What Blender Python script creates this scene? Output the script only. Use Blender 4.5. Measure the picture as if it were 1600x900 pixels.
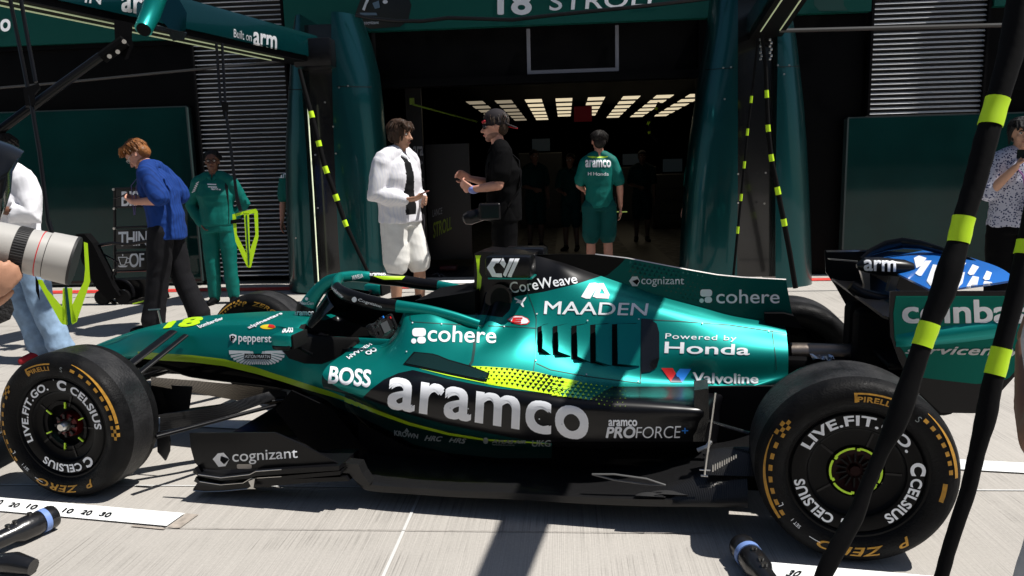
import bpy, bmesh, math, random
import numpy as np
from mathutils import Vector, Matrix, noise
from mathutils.bvhtree import BVHTree
random.seed(7)
for o in list(bpy.data.objects): bpy.data.objects.remove(o)
S = bpy.context.scene
COL = S.collection
# ------------------------------------------------------------------ camera
FPX, PITCH, ROLL, YAW, CH = 1160.142, .155774, -.026007, -.074570, 1.456510
cy, sy, cp, sp = math.cos(YAW), math.sin(YAW), math.cos(PITCH), math.sin(PITCH)
F = Vector((sy*cp, cy*cp, -sp)); R0 = Vector((cy, -sy, 0)); U0 = R0.cross(F)
R = R0*math.cos(ROLL)+U0*math.sin(ROLL); U = U0*math.cos(ROLL)-R0*math.sin(ROLL)
CAM = Vector((0, 0, CH))
cd = bpy.data.cameras.new('camera'); co = bpy.data.objects.new('camera', cd); COL.objects.link(co)
cd.sensor_width = 36; cd.lens = 36*FPX/1600; cd.clip_start = .05; cd.clip_end = 500
co.matrix_world = Matrix(((R.x, U.x, -F.x, 0), (R.y, U.y, -F.y, 0), (R.z, U.z, -F.z, CH), (0, 0, 0, 1)))
S.camera = co
# ------------------------------------------------------------------ sky and sun
SUN_EL, SUN_AZ = math.radians(62), math.radians(-4)      # azimuth measured from +X towards +Y
sd = Vector((math.cos(SUN_EL)*math.cos(SUN_AZ), math.cos(SUN_EL)*math.sin(SUN_AZ), math.sin(SUN_EL)))
w = bpy.data.worlds.new('World'); S.world = w; w.use_nodes = True
nt = w.node_tree; bg = nt.nodes['Background']
sk = nt.nodes.new('ShaderNodeTexSky'); sk.sky_type = 'NISHITA'; sk.sun_disc = False
sk.sun_elevation = SUN_EL; sk.sun_rotation = math.pi/2-SUN_AZ
nt.links.new(sk.outputs[0], bg.inputs[0]); bg.inputs[1].default_value = .05
sl = bpy.data.lights.new('sun', 'SUN'); sl.energy = 5; sl.angle = math.radians(.5); sl.color = (1, .96, .9)
so = bpy.data.objects.new('sun', sl); COL.objects.link(so); so.rotation_euler = (-sd).to_track_quat('-Z', 'Y').to_euler()
S.view_settings.view_transform = 'Standard'; S.view_settings.look = 'None'
S.view_settings.exposure = .35; S.view_settings.gamma = 1; S.view_settings.use_curve_mapping = False
S.render.engine = 'CYCLES'

# ------------------------------------------------------------------ pixel <-> world
def ray(x, y): return F+R*((x-800)/FPX)-U*((y-450)/FPX)
def onY(x, y, Y): d = ray(x, y); return CAM+d*(Y/d.y)
def onZ(x, y, z=0): d = ray(x, y); return CAM+d*((z-CH)/d.z)
def atD(x, y, D): return CAM+ray(x, y)*D
def toPix(P):
    d = Vector(P)-CAM; z = d.dot(F); return (800+FPX*d.dot(R)/z, 450-FPX*d.dot(U)/z)
AC, XO, YO = .148019, -2.33360, 3.09446
CARM = Matrix.Translation((XO, YO, 0)) @ Matrix.Rotation(-AC, 4, 'Z')
CARI = CARM.inverted(); CAMC = CARI @ CAM; CARI3 = CARI.to_3x3()
def rayC(x, y): return CARI3 @ ray(x, y)
def onV(x, y, v): d = rayC(x, y); return CAMC+d*((v-CAMC.y)/d.y)

# ------------------------------------------------------------------ materials
MATS = {}
def mat(name, col, rough=.5, metal=0, coat=0, crough=.05, spec=.5, emit=None, es=0, bump=0, bscale=200, var=0, vscale=6, trans=0, aniso=None):
    if name in MATS: return MATS[name]
    m = bpy.data.materials.new(name); m.use_nodes = True; t = m.node_tree; b = t.nodes['Principled BSDF']
    b.inputs['Base Color'].default_value = (*col, 1); b.inputs['Roughness'].default_value = rough
    b.inputs['Metallic'].default_value = metal; b.inputs['Coat Weight'].default_value = coat
    b.inputs['Coat Roughness'].default_value = crough; b.inputs['Specular IOR Level'].default_value = spec
    if trans: b.inputs['Transmission Weight'].default_value = trans
    if emit: b.inputs['Emission Color'].default_value = (*emit, 1); b.inputs['Emission Strength'].default_value = es
    if bump or var:
        tc = t.nodes.new('ShaderNodeTexCoord'); 
        if aniso:
            mp = t.nodes.new('ShaderNodeMapping'); mp.inputs['Scale'].default_value = aniso
            t.links.new(tc.outputs['Object'], mp.inputs[0]); src = mp.outputs[0]
        else: src = tc.outputs['Object']
    if bump:
        n = t.nodes.new('ShaderNodeTexNoise'); n.inputs['Scale'].default_value = bscale; n.inputs['Detail'].default_value = 4
        t.links.new(src, n.inputs['Vector']); bp = t.nodes.new('ShaderNodeBump'); bp.inputs['Strength'].default_value = bump
        bp.inputs['Distance'].default_value = .01
        t.links.new(n.outputs['Fac'], bp.inputs['Height']); t.links.new(bp.outputs[0], b.inputs['Normal'])
    if var:
        n = t.nodes.new('ShaderNodeTexNoise'); n.inputs['Scale'].default_value = vscale; n.inputs['Detail'].default_value = 6
        t.links.new(src, n.inputs['Vector'])
        mr = t.nodes.new('ShaderNodeMapRange'); mr.inputs['From Min'].default_value = .3; mr.inputs['From Max'].default_value = .7
        mr.inputs['To Min'].default_value = 1-var; mr.inputs['To Max'].default_value = 1+var
        t.links.new(n.outputs['Fac'], mr.inputs[0])
        mx = t.nodes.new('ShaderNodeVectorMath'); mx.operation = 'SCALE'; mx.inputs[0].default_value = col
        t.links.new(mr.outputs[0], mx.inputs['Scale']); t.links.new(mx.outputs[0], b.inputs['Base Color'])
        m2 = t.nodes.new('ShaderNodeMath'); m2.operation = 'MULTIPLY'; m2.inputs[1].default_value = rough
        t.links.new(mr.outputs[0], m2.inputs[0]); t.links.new(m2.outputs[0], b.inputs['Roughness'])
    MATS[name] = m; return m
GREEN = (.0, .22, .165); DKG = (.0, .06, .05); LIME = (.50, .80, .01)
M_teal = mat('teal_paint', (0, .105, .09), .38, .0, .12, .08, spec=.5)
M_teal.node_tree.nodes['Principled BSDF'].inputs['IOR'].default_value = 2.3; M_teal.node_tree.nodes['Principled BSDF'].inputs['Specular Tint'].default_value = (.06, 1, .92, 1)
M_black = mat('black_satin', (.005, .005, .006), .28, 0, .06, .1, spec=.2)
M_matte = mat('black_matte', (.0035, .0035, .004), .6, spec=.06)
M_void = mat('dark_void', (.004, .004, .004), .8, spec=.2)
M_lime = mat('lime_paint', LIME, .4, 0, .2)
M_white = mat('white_print', (.78, .80, .84), .45)
M_grey = mat('grey_print', (.22, .25, .26), .5)
M_silver = mat('bare_metal', (.55, .54, .52), .28, 1, bump=.05)
M_red = mat('red_print', (.6, .02, .02), .4)
M_blue = mat('blue_print', (.02, .22, .75), .4)
M_navy = mat('navy_print', (.01, .015, .06), .4)
M_yel = mat('tyre_yellow', (.42, .21, .02), .7, var=.25, vscale=60)
M_rub = mat('tyre_rubber', (.006, .006, .0065), .55, spec=.10, bump=.25, bscale=140, var=.35, vscale=14)
M_tread = mat('tyre_tread', (.016, .016, .017), .5, spec=.3, bump=.35, bscale=90, var=.4, vscale=9)

def carbon(name, col, rough):
    m = mat(name, col, rough, 0, .12, .12, spec=.3); t = m.node_tree; b = t.nodes['Principled BSDF']
    tc = t.nodes.new('ShaderNodeTexCoord'); ck = t.nodes.new('ShaderNodeTexChecker'); ck.inputs['Scale'].default_value = 260
    ck.inputs[1].default_value = (col[0]*.5, col[1]*.5, col[2]*.5, 1); ck.inputs[2].default_value = (col[0]*2, col[1]*2, col[2]*2, 1)
    t.links.new(tc.outputs['Object'], ck.inputs[0]); t.links.new(ck.outputs[0], b.inputs['Base Color'])
    bp = t.nodes.new('ShaderNodeBump'); bp.inputs['Strength'].default_value = .15; bp.inputs['Distance'].default_value = .001
    t.links.new(ck.outputs[1], bp.inputs['Height']); t.links.new(bp.outputs[0], b.inputs['Normal'])
    return m
M_carb = carbon('carbon_fibre', (.008, .008, .0085), .26)

# ------------------------------------------------------------------ objects
def thing(name, label, cat, loc=(0, 0, 0), rot=0, group=None):
    o = bpy.data.objects.new(name, None); COL.objects.link(o); o.empty_display_size = .1
    o.location = loc; o.rotation_euler = (0, 0, rot); o['label'] = label; o['category'] = cat
    if group: o['group'] = group
    o.matrix_world = Matrix.Translation(loc) @ Matrix.Rotation(rot, 4, 'Z')
    return o
class MB:
    """collects shapes, becomes one mesh"""
    def __init__(s): s.v = []; s.f = []; s.m = []; s.cur = 0
    def add(s, vs, fs, m=None):
        k = len(s.v); s.v += [tuple(p) for p in vs]; s.f += [tuple(i+k for i in f) for f in fs]; s.m += [s.cur if m is None else m]*len(fs); return s
    def box(s, lo, hi, M=None, bev=0, m=None):
        bm = bmesh.new(); bmesh.ops.create_cube(bm, size=1)
        for v in bm.verts: v.co = Vector([(lo[i]+hi[i])/2+v.co[i]*(hi[i]-lo[i]) for i in range(3)])
        if bev: bmesh.ops.bevel(bm, geom=bm.edges[:], offset=bev, segments=2, affect='EDGES', profile=.5)
        if M: bmesh.ops.transform(bm, matrix=M, verts=bm.verts)
        bm.verts.index_update(); s.add([v.co.copy() for v in bm.verts], [[v.index for v in f.verts] for f in bm.faces], m); bm.free(); return s
    def tube(s, pts, r, n=10, cap=True, m=None, flat=None):
        pts = [Vector(p) for p in pts]; N = len(pts); rs = r if hasattr(r, '__len__') else [r]*N
        vs = []; T0 = (pts[1]-pts[0]).normalized(); a = T0.orthogonal().normalized()
        if flat: a = (Vector(flat[0])-T0*Vector(flat[0]).dot(T0)).normalized()
        for i, p in enumerate(pts):
            T = ((pts[min(i+1, N-1)]-pts[max(i-1, 0)])).normalized()
            a = (a-T*a.dot(T)).normalized(); b = T.cross(a)
            k = flat[1] if flat else 1
            for j in range(n):
                th = 2*math.pi*j/n; vs.append(p+a*math.cos(th)*rs[i]+b*math.sin(th)*rs[i]*k)
        fs = [[i*n+j, i*n+(j+1) % n, (i+1)*n+(j+1) % n, (i+1)*n+j] for i in range(N-1) for j in range(n)]
        if cap: fs += [list(range(n))[::-1], [(N-1)*n+j for j in range(n)]]
        return s.add(vs, fs, m)
    def lathe(s, prof, M, n=64, m=None, close=False):
        vs = []; P = len(prof)
        for j in range(n):
            th = 2*math.pi*j/n
            for (x, r) in prof: vs.append(M @ Vector((r*math.cos(th), x, r*math.sin(th))))
        fs = []
        for j in range(n):
            k = (j+1) % n
            for i in range(P-1 if not close else P):
                i2 = (i+1) % P; fs.append([j*P+i, j*P+i2, k*P+i2, k*P+i])
        return s.add(vs, fs, m)
    def prism(s, poly, d, m=None):
        """poly: coplanar 3D points, d: extrusion vector"""
        poly = [Vector(p) for p in poly]; d = Vector(d); n = len(poly)
        vs = poly+[p+d for p in poly]
        fs = [list(range(n))[::-1], [n+i for i in range(n)]]+[[i, (i+1) % n, n+(i+1) % n, n+i] for i in range(n)]
        return s.add(vs, fs, m)
    def grid(s, g, m=None, closeu=False, thick=None):
        nu, nv = len(g), len(g[0]); vs = [p for r_ in g for p in r_]
        fs = [[i*nv+j, ((i+1) % nu)*nv+j, ((i+1) % nu)*nv+j+1, i*nv+j+1] for i in range(nu if closeu else nu-1) for j in range(nv-1)]
        if thick:
            t = Vector(thick); k = len(vs); vs = vs+[Vector(p)+t for p in vs]
            fs = fs+[[a+k for a in f][::-1] for f in fs]
            b = [i*nv for i in range(nu)]+[(nu-1)*nv+j for j in range(1, nv)]+[i*nv+nv-1 for i in range(nu-2, -1, -1)]+[j for j in range(nv-2, 0, -1)]
            fs += [[b[i], b[(i+1) % len(b)], b[(i+1) % len(b)]+k, b[i]+k] for i in range(len(b))]
        return s.add(vs, fs, m)
    def build(s, name, mats, parent=None, smooth=True, local=False, ang=40):
        me = bpy.data.meshes.new(name); vs = s.v
        if parent is not None and not local:
            Mi = parent.matrix_world.inverted(); vs = [Mi @ Vector(p) for p in vs]
        me.from_pydata([tuple(p) for p in vs], [], s.f); 
        mats = mats if isinstance(mats, (list, tuple)) else [mats]
        for m_ in mats: me.materials.append(m_)
        if len(mats) > 1: me.polygons.foreach_set('material_index', s.m)
        me.validate(); me.update()
        bm = bmesh.new(); bm.from_mesh(me); bmesh.ops.recalc_face_normals(bm, faces=bm.faces)
        if smooth:
            for f in bm.faces: f.smooth = True
            for e in bm.edges:
                if len(e.link_faces) == 2 and e.calc_face_angle(0) > math.radians(ang): e.smooth = False
        bm.to_mesh(me); bm.free()
        o = bpy.data.objects.new(name, me); COL.objects.link(o)
        if parent is not None: o.parent = parent; o.matrix_world = parent.matrix_world
        return o
def tag(o, label=None, cat=None, group=None, kind=None):
    if label: o['label'] = label
    if cat: o['category'] = cat
    if group: o['group'] = group
    if kind: o['kind'] = kind
    return o
def solo(o, label, cat, group=None):
    """re-centre a single-mesh thing on its base"""
    me = o.data; vs = [v.co for v in me.vertices]
    c = Vector((sum(v.x for v in vs)/len(vs), sum(v.y for v in vs)/len(vs), min(v.z for v in vs)))
    me.transform(Matrix.Translation(-c)); o.location = c; return tag(o, label, cat, group)

# ------------------------------------------------------------------ lettering
_tc = {}
def glyph(txt, bold=0, spacing=1.0, shear=0):
    """flat mesh of a text: verts (x,y), faces, bbox"""
    k = (txt, bold, spacing, shear)
    if k in _tc: return _tc[k]
    c = bpy.data.curves.new('t', 'FONT'); c.body = txt; c.size = 1; c.resolution_u = 5; c.offset = bold; c.space_character = spacing; c.shear = shear
    o = bpy.data.objects.new('t', c); COL.objects.link(o)
    dg = bpy.context.evaluated_depsgraph_get(); dg.update(); me = bpy.data.meshes.new_from_object(o.evaluated_get(dg))
    vs = [(v.co.x, v.co.y) for v in me.vertices]; fs = [tuple(p.vertices) for p in me.polygons]
    bpy.data.objects.remove(o); bpy.data.curves.remove(c); bpy.data.meshes.remove(me)
    bb = (min(v[0] for v in vs), min(v[1] for v in vs), max(v[0] for v in vs), max(v[1] for v in vs))
    _tc[k] = (vs, fs, bb); return _tc[k]
def quadmap(q):
    """q: tl,tr,br,bl pixel corners; returns f(s,t) with s to the right and t up"""
    tl, tr, br, bl = [np.array(p, float) for p in q]
    return lambda s, t: (bl*(1-s)*(1-t)+br*s*(1-t)+tr*s*t+tl*(1-s)*t)
def subdiv(vs2, fs, step):
    """cut a flat 2D mesh by a square grid so that it can follow a curved surface"""
    bm = bmesh.new(); bv = [bm.verts.new((x, y, 0)) for x, y in vs2]
    for f in fs:
        try: bm.faces.new([bv[i] for i in f])
        except ValueError: pass
    xs = [v[0] for v in vs2]; ys = [v[1] for v in vs2]
    for ax, lo, hi in ((0, min(xs), max(xs)), (1, min(ys), max(ys))):
        n = int((hi-lo)/step)
        for i in range(1, n+1):
            p = Vector((0, 0, 0)); p[ax] = lo+i*step; nn = Vector((0, 0, 0)); nn[ax] = 1
            bmesh.ops.bisect_plane(bm, geom=bm.verts[:]+bm.edges[:]+bm.faces[:], plane_co=p, plane_no=nn, dist=1e-6)
    bmesh.ops.triangulate(bm, faces=[f for f in bm.faces if len(f.verts) > 4])
    bm.verts.index_update(); r = ([(v.co.x, v.co.y) for v in bm.verts], [tuple(v.index for v in f.verts) for f in bm.faces]); bm.free(); return r
class Decal:
    """marks that lie on a surface (BVH in the frame of `inv`), placed where the photo shows them"""
    def __init__(s, objs, carspace=True, lift=.0025):
        s.mb = MB(); s.lift = lift; s.car = carspace; vs = []; fs = []
        for o in objs:
            k = len(vs); vs += [v.co.copy() if carspace else o.matrix_world @ v.co for v in o.data.vertices]; fs += [[i+k for i in p.vertices] for p in o.data.polygons]
        s.bvh = BVHTree.FromPolygons(vs, fs); s.fs = fs; s.V = vs; s.N = []; s.nn = []
        for o in objs: s.N += [(v.normal.copy() if carspace else o.matrix_world.to_3x3() @ v.normal) for v in o.data.vertices]
    def hit(s, x, y, lift):
        o = CAMC if s.car else CAM; d = (rayC(x, y) if s.car else ray(x, y)).normalized()
        h, n, i, t = s.bvh.ray_cast(o, d)
        if h is None: return None
        if n.dot(d) > 0: n = -n
        sn = Vector((0, 0, 0))
        for k in s.fs[i]: sn += s.N[k]*(1 if s.N[k].dot(n) > 0 else -1)/((s.V[k]-h).length+1e-4)
        sn.normalize(); s.last = sn if sn.dot(n) > .8 else n
        return h+n*lift
    def put(s, vs2, fs, m, lift=None, liftf=None, step=6):
        vs2, fs = subdiv(vs2, fs, step) if step else (vs2, fs)
        out = []; idx = {}
        for i, (x, y) in enumerate(vs2):
            h = s.hit(x, y, liftf(x, y) if liftf else (lift or s.lift))
            if h is not None: idx[i] = len(out); out.append(h); s.nn.append(s.last.copy())
        ff = []
        for f in fs:
            if all(i in idx for i in f):
                P = [out[idx[i]] for i in f]
                if max((P[0]-p).length for p in P) < (.12 if step else 2): ff.append([idx[i] for i in f])
        s.mb.add(out, ff, m)
    def text(s, txt, q, m=0, bold=.012, spacing=1., shear=0, lift=None, step=6):
        if bold >= .02 or ('M' in txt and bold > 0):
            vs, fs, bb = glyph(txt, 0, spacing, shear); f = quadmap(q); W_, H_ = bb[2]-bb[0], bb[3]-bb[1]
            for k, (dx, dy) in enumerate(((-1, -1), (1, -1), (1, 1), (-1, 1)) if bold < .03 else ((-1, 0), (1, 0), (0, 1), (0, -1), (-.7, -.7), (.7, -.7), (.7, .7), (-.7, .7))):
                s.put([tuple(f((x-bb[0]+dx*bold)/W_, (y-bb[1]+dy*bold)/H_)) for x, y in vs], fs, m, (lift or s.lift)+k*.0004, step=step)
            return
        vs, fs, bb = glyph(txt, bold, spacing, shear); f = quadmap(q)
        W_, H_ = bb[2]-bb[0], bb[3]-bb[1]
        s.put([tuple(f((x-bb[0])/W_, (y-bb[1])/H_)) for x, y in vs], fs, m, lift, step=step)
    def poly(s, pts, m=0, lift=None, liftf=None, step=6):
        s.put(list(pts), [tuple(range(len(pts)))], m, lift, liftf, step)
    def build(s, name, mats, parent, local=True):
        if not s.mb.v: return None
        o = s.mb.build(name, mats, parent, local=local)
        if len(o.data.vertices) == len(s.nn):
            Q = Matrix.Identity(3) if local else parent.matrix_world.to_3x3().inverted()
            for p in o.data.polygons:
                a = Vector((0, 0, 0))
                for k in p.vertices: a += Q @ s.nn[k]
                if p.normal.dot(a) < 0: p.flip()
            o.data.update(); o.data.normals_split_custom_set_from_vertices([tuple(Q @ n) for n in s.nn])
        return o
def ell(cx, cy_, rx, ry, n=20, a=0):
    return [(cx+rx*math.cos(t)*math.cos(a)-ry*math.sin(t)*math.sin(a), cy_+rx*math.cos(t)*math.sin(a)+ry*math.sin(t)*math.cos(a)) for t in [2*math.pi*i/n for i in range(n)]]
def rrect(x0, y0, x1, y1, r, n=4):
    o = []
    for cx, cy_, a in ((x1-r, y1-r, 0), (x0+r, y1-r, 90), (x0+r, y0+r, 180), (x1-r, y0+r, 270)):
        for i in range(n+1):
            t = math.radians(a+90*i/n); o.append((cx+r*math.cos(t), cy_+r*math.sin(t)))
    return o
# ================================================================== ground
def concrete():
    m = bpy.data.materials.new('concrete'); m.use_nodes = True; t = m.node_tree; N = t.nodes; L = t.links; b = N['Principled BSDF']
    b.inputs['Roughness'].default_value = .85; b.inputs['Specular IOR Level'].default_value = .25
    tc = N.new('ShaderNodeTexCoord')
    def nz(scale, sc, det=4, rough=.55):
        mp = N.new('ShaderNodeMapping'); mp.inputs['Scale'].default_value = sc; L.new(tc.outputs['Object'], mp.inputs[0])
        n = N.new('ShaderNodeTexNoise'); n.inputs['Scale'].default_value = scale; n.inputs['Detail'].default_value = det; n.inputs['Roughness'].default_value = rough
        L.new(mp.outputs[0], n.inputs['Vector']); return n.outputs['Fac']
    def mr(s, a, b_, c, d):
        r = N.new('ShaderNodeMapRange'); L.new(s, r.inputs[0])
        for i, v in enumerate((a, b_, c, d)): r.inputs[i+1].default_value = v
        return r.outputs[0]
    def mul(a, b_):
        r = N.new('ShaderNodeMath'); r.operation = 'MULTIPLY'; L.new(a, r.inputs[0]); L.new(b_, r.inputs[1]); return r.outputs[0]
    groove = nz(1, (130, .8, 1), 3, .6); groove2 = nz(1, (260, 1.5, 1), 2)
    wear = nz(1, (2.2, 3.2, 1), 5, .6); tint = nz(.6, (1, 1, 1), 4); speck = nz(90, (1, 1, 1), 3)
    g = mr(groove, .50, .66, 0, 1); wv = mr(wear, .46, .66, .12, 1)
    dark = mr(mul(g, wv), 0, 1, 1, .50); fine = mr(groove2, .35, .65, .88, 1.07); sp = mr(speck, .3, .7, .93, 1.06); tn = mr(tint, .3, .7, .93, 1.07)
    f = mul(mul(dark, fine), mul(sp, tn))
    mx = N.new('ShaderNodeVectorMath'); mx.operation = 'SCALE'; mx.inputs[0].default_value = (.40, .378, .348); L.new(f, mx.inputs['Scale'])
    L.new(mx.outputs[0], b.inputs['Base Color'])
    bp = N.new('ShaderNodeBump'); bp.inputs['Strength'].default_value = .35; bp.inputs['Distance'].default_value = .004
    L.new(groove2, bp.inputs['Height']); L.new(bp.outputs[0], b.inputs['Normal']); return m
M_conc = concrete()
tag(MB().add([(-60, -40, 0), (60, -40, 0), (60, 60, 0), (-60, 60, 0)], [[0, 1, 2, 3]]).build('pavement', M_conc, smooth=False), kind='structure')
M_joint = mat('joint_filler', (.55, .55, .54), .7); M_jdark = mat('joint_dark', (.24, .22, .2), .9, var=.5, vscale=30)
M_paint = mat('road_paint', (.80, .82, .82), .6, var=.06, vscale=20); M_redp = mat('red_road_paint', (.62, .05, .04), .6, var=.1)
def sheet(name, quads, m, z): 
    mb = MB()
    for q in quads: mb.add([(x, y, z) for x, y in q], [[0, 1, 2, 3]])
    return tag(mb.build(name, m, smooth=False), kind='structure')
def rect(x0, y0, x1, y1): return [(x0, y0), (x1, y0), (x1, y1), (x0, y1)]
sheet('pavement_joint', [rect(-.693, -8, -.68, 9.3)]+[rect(-.69+k*4.6, -8, -.682+k*4.6, 9.3) for k in (-2, -1, 1)]+[rect(-12, 3.255, -.70, 3.266), rect(-.67, 3.255, 12, 3.266)], M_joint, .004)
sheet('pavement_joint', [rect(-1.72, 2.830, .55, 2.834), rect(-12, 7.15, 12, 7.158), rect(-12, 5.1, 12, 5.106)], M_jdark, .005)
def cq(u0, v0, u1, v1, sk=0):
    return [tuple((CARM @ Vector(p))[:2]) for p in ((u0, v0, 0), (u1-sk, v0, 0), (u1, v1, 0), (u0, v1, 0))]
sheet('wheel_marking', [cq(-4, -.155, .655, -.035, .0), cq(3.06, -.155, 6, -.028)], M_paint, .008)
sheet('lane_marking', [cq(-8, 1.0, 9, 1.13)], M_paint, .008)
sheet('red_line', [rect(-14, 9.3, -1.1, 9.56), rect(-1.1, 9.45, 14, 9.66)], M_redp, .008)
sheet('threshold_line', [rect(-1.7, 9.68, 1.9, 9.95)], M_paint, .008)
# distances painted in the strips
def ground_text(txt, q, m, z, name):
    vs, fs, bb = glyph(txt, .02, 1, .25); f = quadmap(q); W_, H_ = bb[2]-bb[0], bb[3]-bb[1]
    out = []
    for x, y in vs:
        p = f((x-bb[0])/W_, (y-bb[1])/H_); P = onZ(p[0], p[1], z); out.append(P)
    return out, fs
mb = MB()
for txt, q in (('30', ((-8, 779), (7, 781), (0, 790), (-14, 788))), ('20', ((17, 784), (33, 786), (27, 793), (12, 790.5))), ('10', ((44, 786), (61, 789), (54, 796.5), (40, 793))), ('10', ((100, 793), (117, 795), (112, 802.5), (96, 799.5))),
               ('20', ((129, 796), (146, 797.5), (141, 805.5), (125, 802))), ('30', ((158, 799), (176, 800.5), (171, 808.5), (154, 805))), ('30', ((1233, 890), (1254, 892), (1248, 901), (1227, 899)))):
    a, b = ground_text(txt, q, M_black, .012, ''); mb.add(a, b)
tag(mb.build('painted_numbers', M_matte, smooth=False), kind='structure')
# taped residue round the strip end
sheet('tape_residue', [cq(.66, -.16, .72, -.03), cq(.50, -.18, .66, -.165)], mat('residue', (.33, .29, .25), .9, var=.3, vscale=25), .005)

# ================================================================== garage
YF = 10.0
M_panel = mat('teal_glass_panel', (.003, .026, .025), .06, 0, 0, spec=.25, var=.25, vscale=1.2)
M_fascia = mat('fascia_green', (.0, .06, .048), .5, spec=.2)
M_wall = mat('black_wall', (.002, .002, .0024), .5, spec=.06, var=.3, vscale=3)
M_dark2 = mat('charcoal_wall', (.014, .014, .016), .55, spec=.4)
def X(px, py, Y=YF): return onY(px, py, Y).x
def Z(px, py, Y=YF): return onY(px, py, Y).z
G = thing('pit_garage', 'black pit garage with green fascia, its wide door opening behind the green and black car', 'garage', (0, YF, 0))
zf = Z(840, 41); zg = 2.42
xl0, xl1, xr0, xr1, xr2 = X(311, 170), X(450, 75), X(1318, 184), X(1356, 60), X(1539, 60)
ox0, ox1 = X(592, 300), X(1090, 300)
for lo, hi in (((-16, YF, 0), (xl0-.02, YF+.3, zf)), ((xl1+.02, YF, 0), (ox0, YF+.3, 4.6)), ((ox1, YF+.05, 0), (xr1-.02, YF+.3, zf)), ((xr1-.02, YF+.1, 2.03), (16, YF+.3, 4.6)), ((xr2+.02, YF, 2.3), (16, YF+.09, 3.1)), ((xr1, YF+.05, 0), (16, YF+.3, .25))):
    MB().box(lo, hi).build('wall', M_wall, G, False)
mb = MB(); mb.box((ox0, YF+.25, 2.72), (ox1, YF+.5, 4.6)); mb.box((ox0, YF+.05, 2.60), (ox1, YF+.249, 2.70)); mb.build('door_header', M_wall, G, False)
mb = MB(); y = YF+.21
xa, xb, za, zb = X(824, 116, y), X(967, 113, y), Z(824, 116, y), Z(824, 45, y); t = .045
for b in (((xa, y, za), (xa+t, y+.03, zb)), ((xb-t, y, za), (xb, y+.03, zb)), ((xa+t, y, za), (xb-t, y+.03, za+t))): mb.box(*b)
mb.build('roller_frame', mat('pale_frame', (.17, .175, .21), .5), G, False)
fa = []
for a, b in ((-16, xl0-.02), (xl1+.02, xr1-.02), (xr2+.02, 16)):
    fa.append(MB().box((a, YF-.12, zf), (b, YF-.002, 4.6)).build('fascia', M_fascia, G, False))
mb = MB(); mb.box((-16, YF-.06, zf-.06), (xl0-.02, YF-.003, zf-.004)); mb.build('trim', M_wall, G, False)
# interior
mb = MB(); D = 24
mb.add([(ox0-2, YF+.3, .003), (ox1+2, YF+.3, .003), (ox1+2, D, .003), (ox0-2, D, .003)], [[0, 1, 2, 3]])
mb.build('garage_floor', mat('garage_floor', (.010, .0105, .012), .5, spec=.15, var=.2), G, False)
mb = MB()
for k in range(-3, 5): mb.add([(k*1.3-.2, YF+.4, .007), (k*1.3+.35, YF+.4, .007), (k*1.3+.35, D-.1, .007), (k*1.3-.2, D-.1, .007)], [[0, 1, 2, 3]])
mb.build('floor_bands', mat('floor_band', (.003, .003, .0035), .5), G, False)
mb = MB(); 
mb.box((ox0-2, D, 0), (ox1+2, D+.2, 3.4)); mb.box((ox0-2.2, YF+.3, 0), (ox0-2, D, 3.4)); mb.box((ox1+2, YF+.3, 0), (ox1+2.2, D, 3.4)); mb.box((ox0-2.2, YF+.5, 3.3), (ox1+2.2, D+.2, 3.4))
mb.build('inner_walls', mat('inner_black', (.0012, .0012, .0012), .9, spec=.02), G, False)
M_lamp = mat('ceiling_lamp', (.8, .75, .6), .5, emit=(1, .84, .56), es=.6); M_lampd = mat('ceiling_lamp_dim', (.5, .45, .3), .5, emit=(1, .84, .6), es=.2)
zc = 2.92
for c, px in enumerate((728, 773, 820, 868, 919, 974, 1026, 1078)):
    for r in range(6):
        if c in (3, 4) and r > 4: continue
        y0 = 15.9+r*1.14; x0 = onY(px, 157, 15.9).x+(.0 if c < 4 else .0)
        a = MB().box((x0, y0, zc), (x0+.35, y0+.62, zc+.01)); 
        a.build('ceiling_lamp', M_lampd if c < 2 else M_lamp, G, False)
# wall board with names, near the door on the left
bd = MB().box((X(640, 300, 11), 11.0, .1), (X(664, 300, 11), 11.06, 2.75)); bd.box((X(667, 300, 11.6), 11.6, .1), (X(735, 300, 11.6), 11.66, 1.9))
board = bd.build('name_board', mat('board_black', (.008, .008, .009), .4), G, False)
dc = Decal([board], False)
dc.text('ara', ((646, 229), (661, 229), (661, 243), (646, 243)), 0, .02); dc.text('HONDA', ((648, 251), (661, 251), (661, 257), (648, 257)), 0)
dc.text('puma', ((650, 278), (662, 278), (662, 285), (650, 285)), 0); dc.text('18', ((653, 335), (664, 335), (664, 383), (653, 383)), 0, .02)
dc.text('LANCE', ((676, 328), (691, 324), (691, 334), (676, 339)), 0, 0); dc.text('STROLL', ((677, 348), (706, 338), (706, 358), (677, 373)), 1, .015)
dc.build('board_lettering', [mat('dull_print', (.25, .26, .28), .6), mat('dull_lime', (.22, .32, .02), .6)], G, False)
mb = MB(); y = 10.6; a = onY(642, 153, y); b = onY(645, 163, y); e = onY(745, 190, 12.5)
mb.box((a.x-.02, y, b.z), (a.x+.04, y+.04, a.z)); mb.tube([b, e], .014); mb.build('lime_rail', mat('lime_rail', (.12, .2, .02), .5), G, False)
mb = MB(); mb.box((X(897, 180, 15.5), 15.5, Z(0, 0, 15.5)*0+2.42), (X(925, 180, 15.5), 15.52, 2.72)); mb.build('red_sign', mat('dim_red', (.05, .002, .003), .6, emit=(.3, .0, .01), es=.035), G, False)
mb = MB(); 
for x in (955, 968): mb.box((X(x, 331, 14), 14, Z(x, 332, 14)), (X(x+12, 331, 14), 14.05, Z(x, 330.5, 14)))
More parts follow.
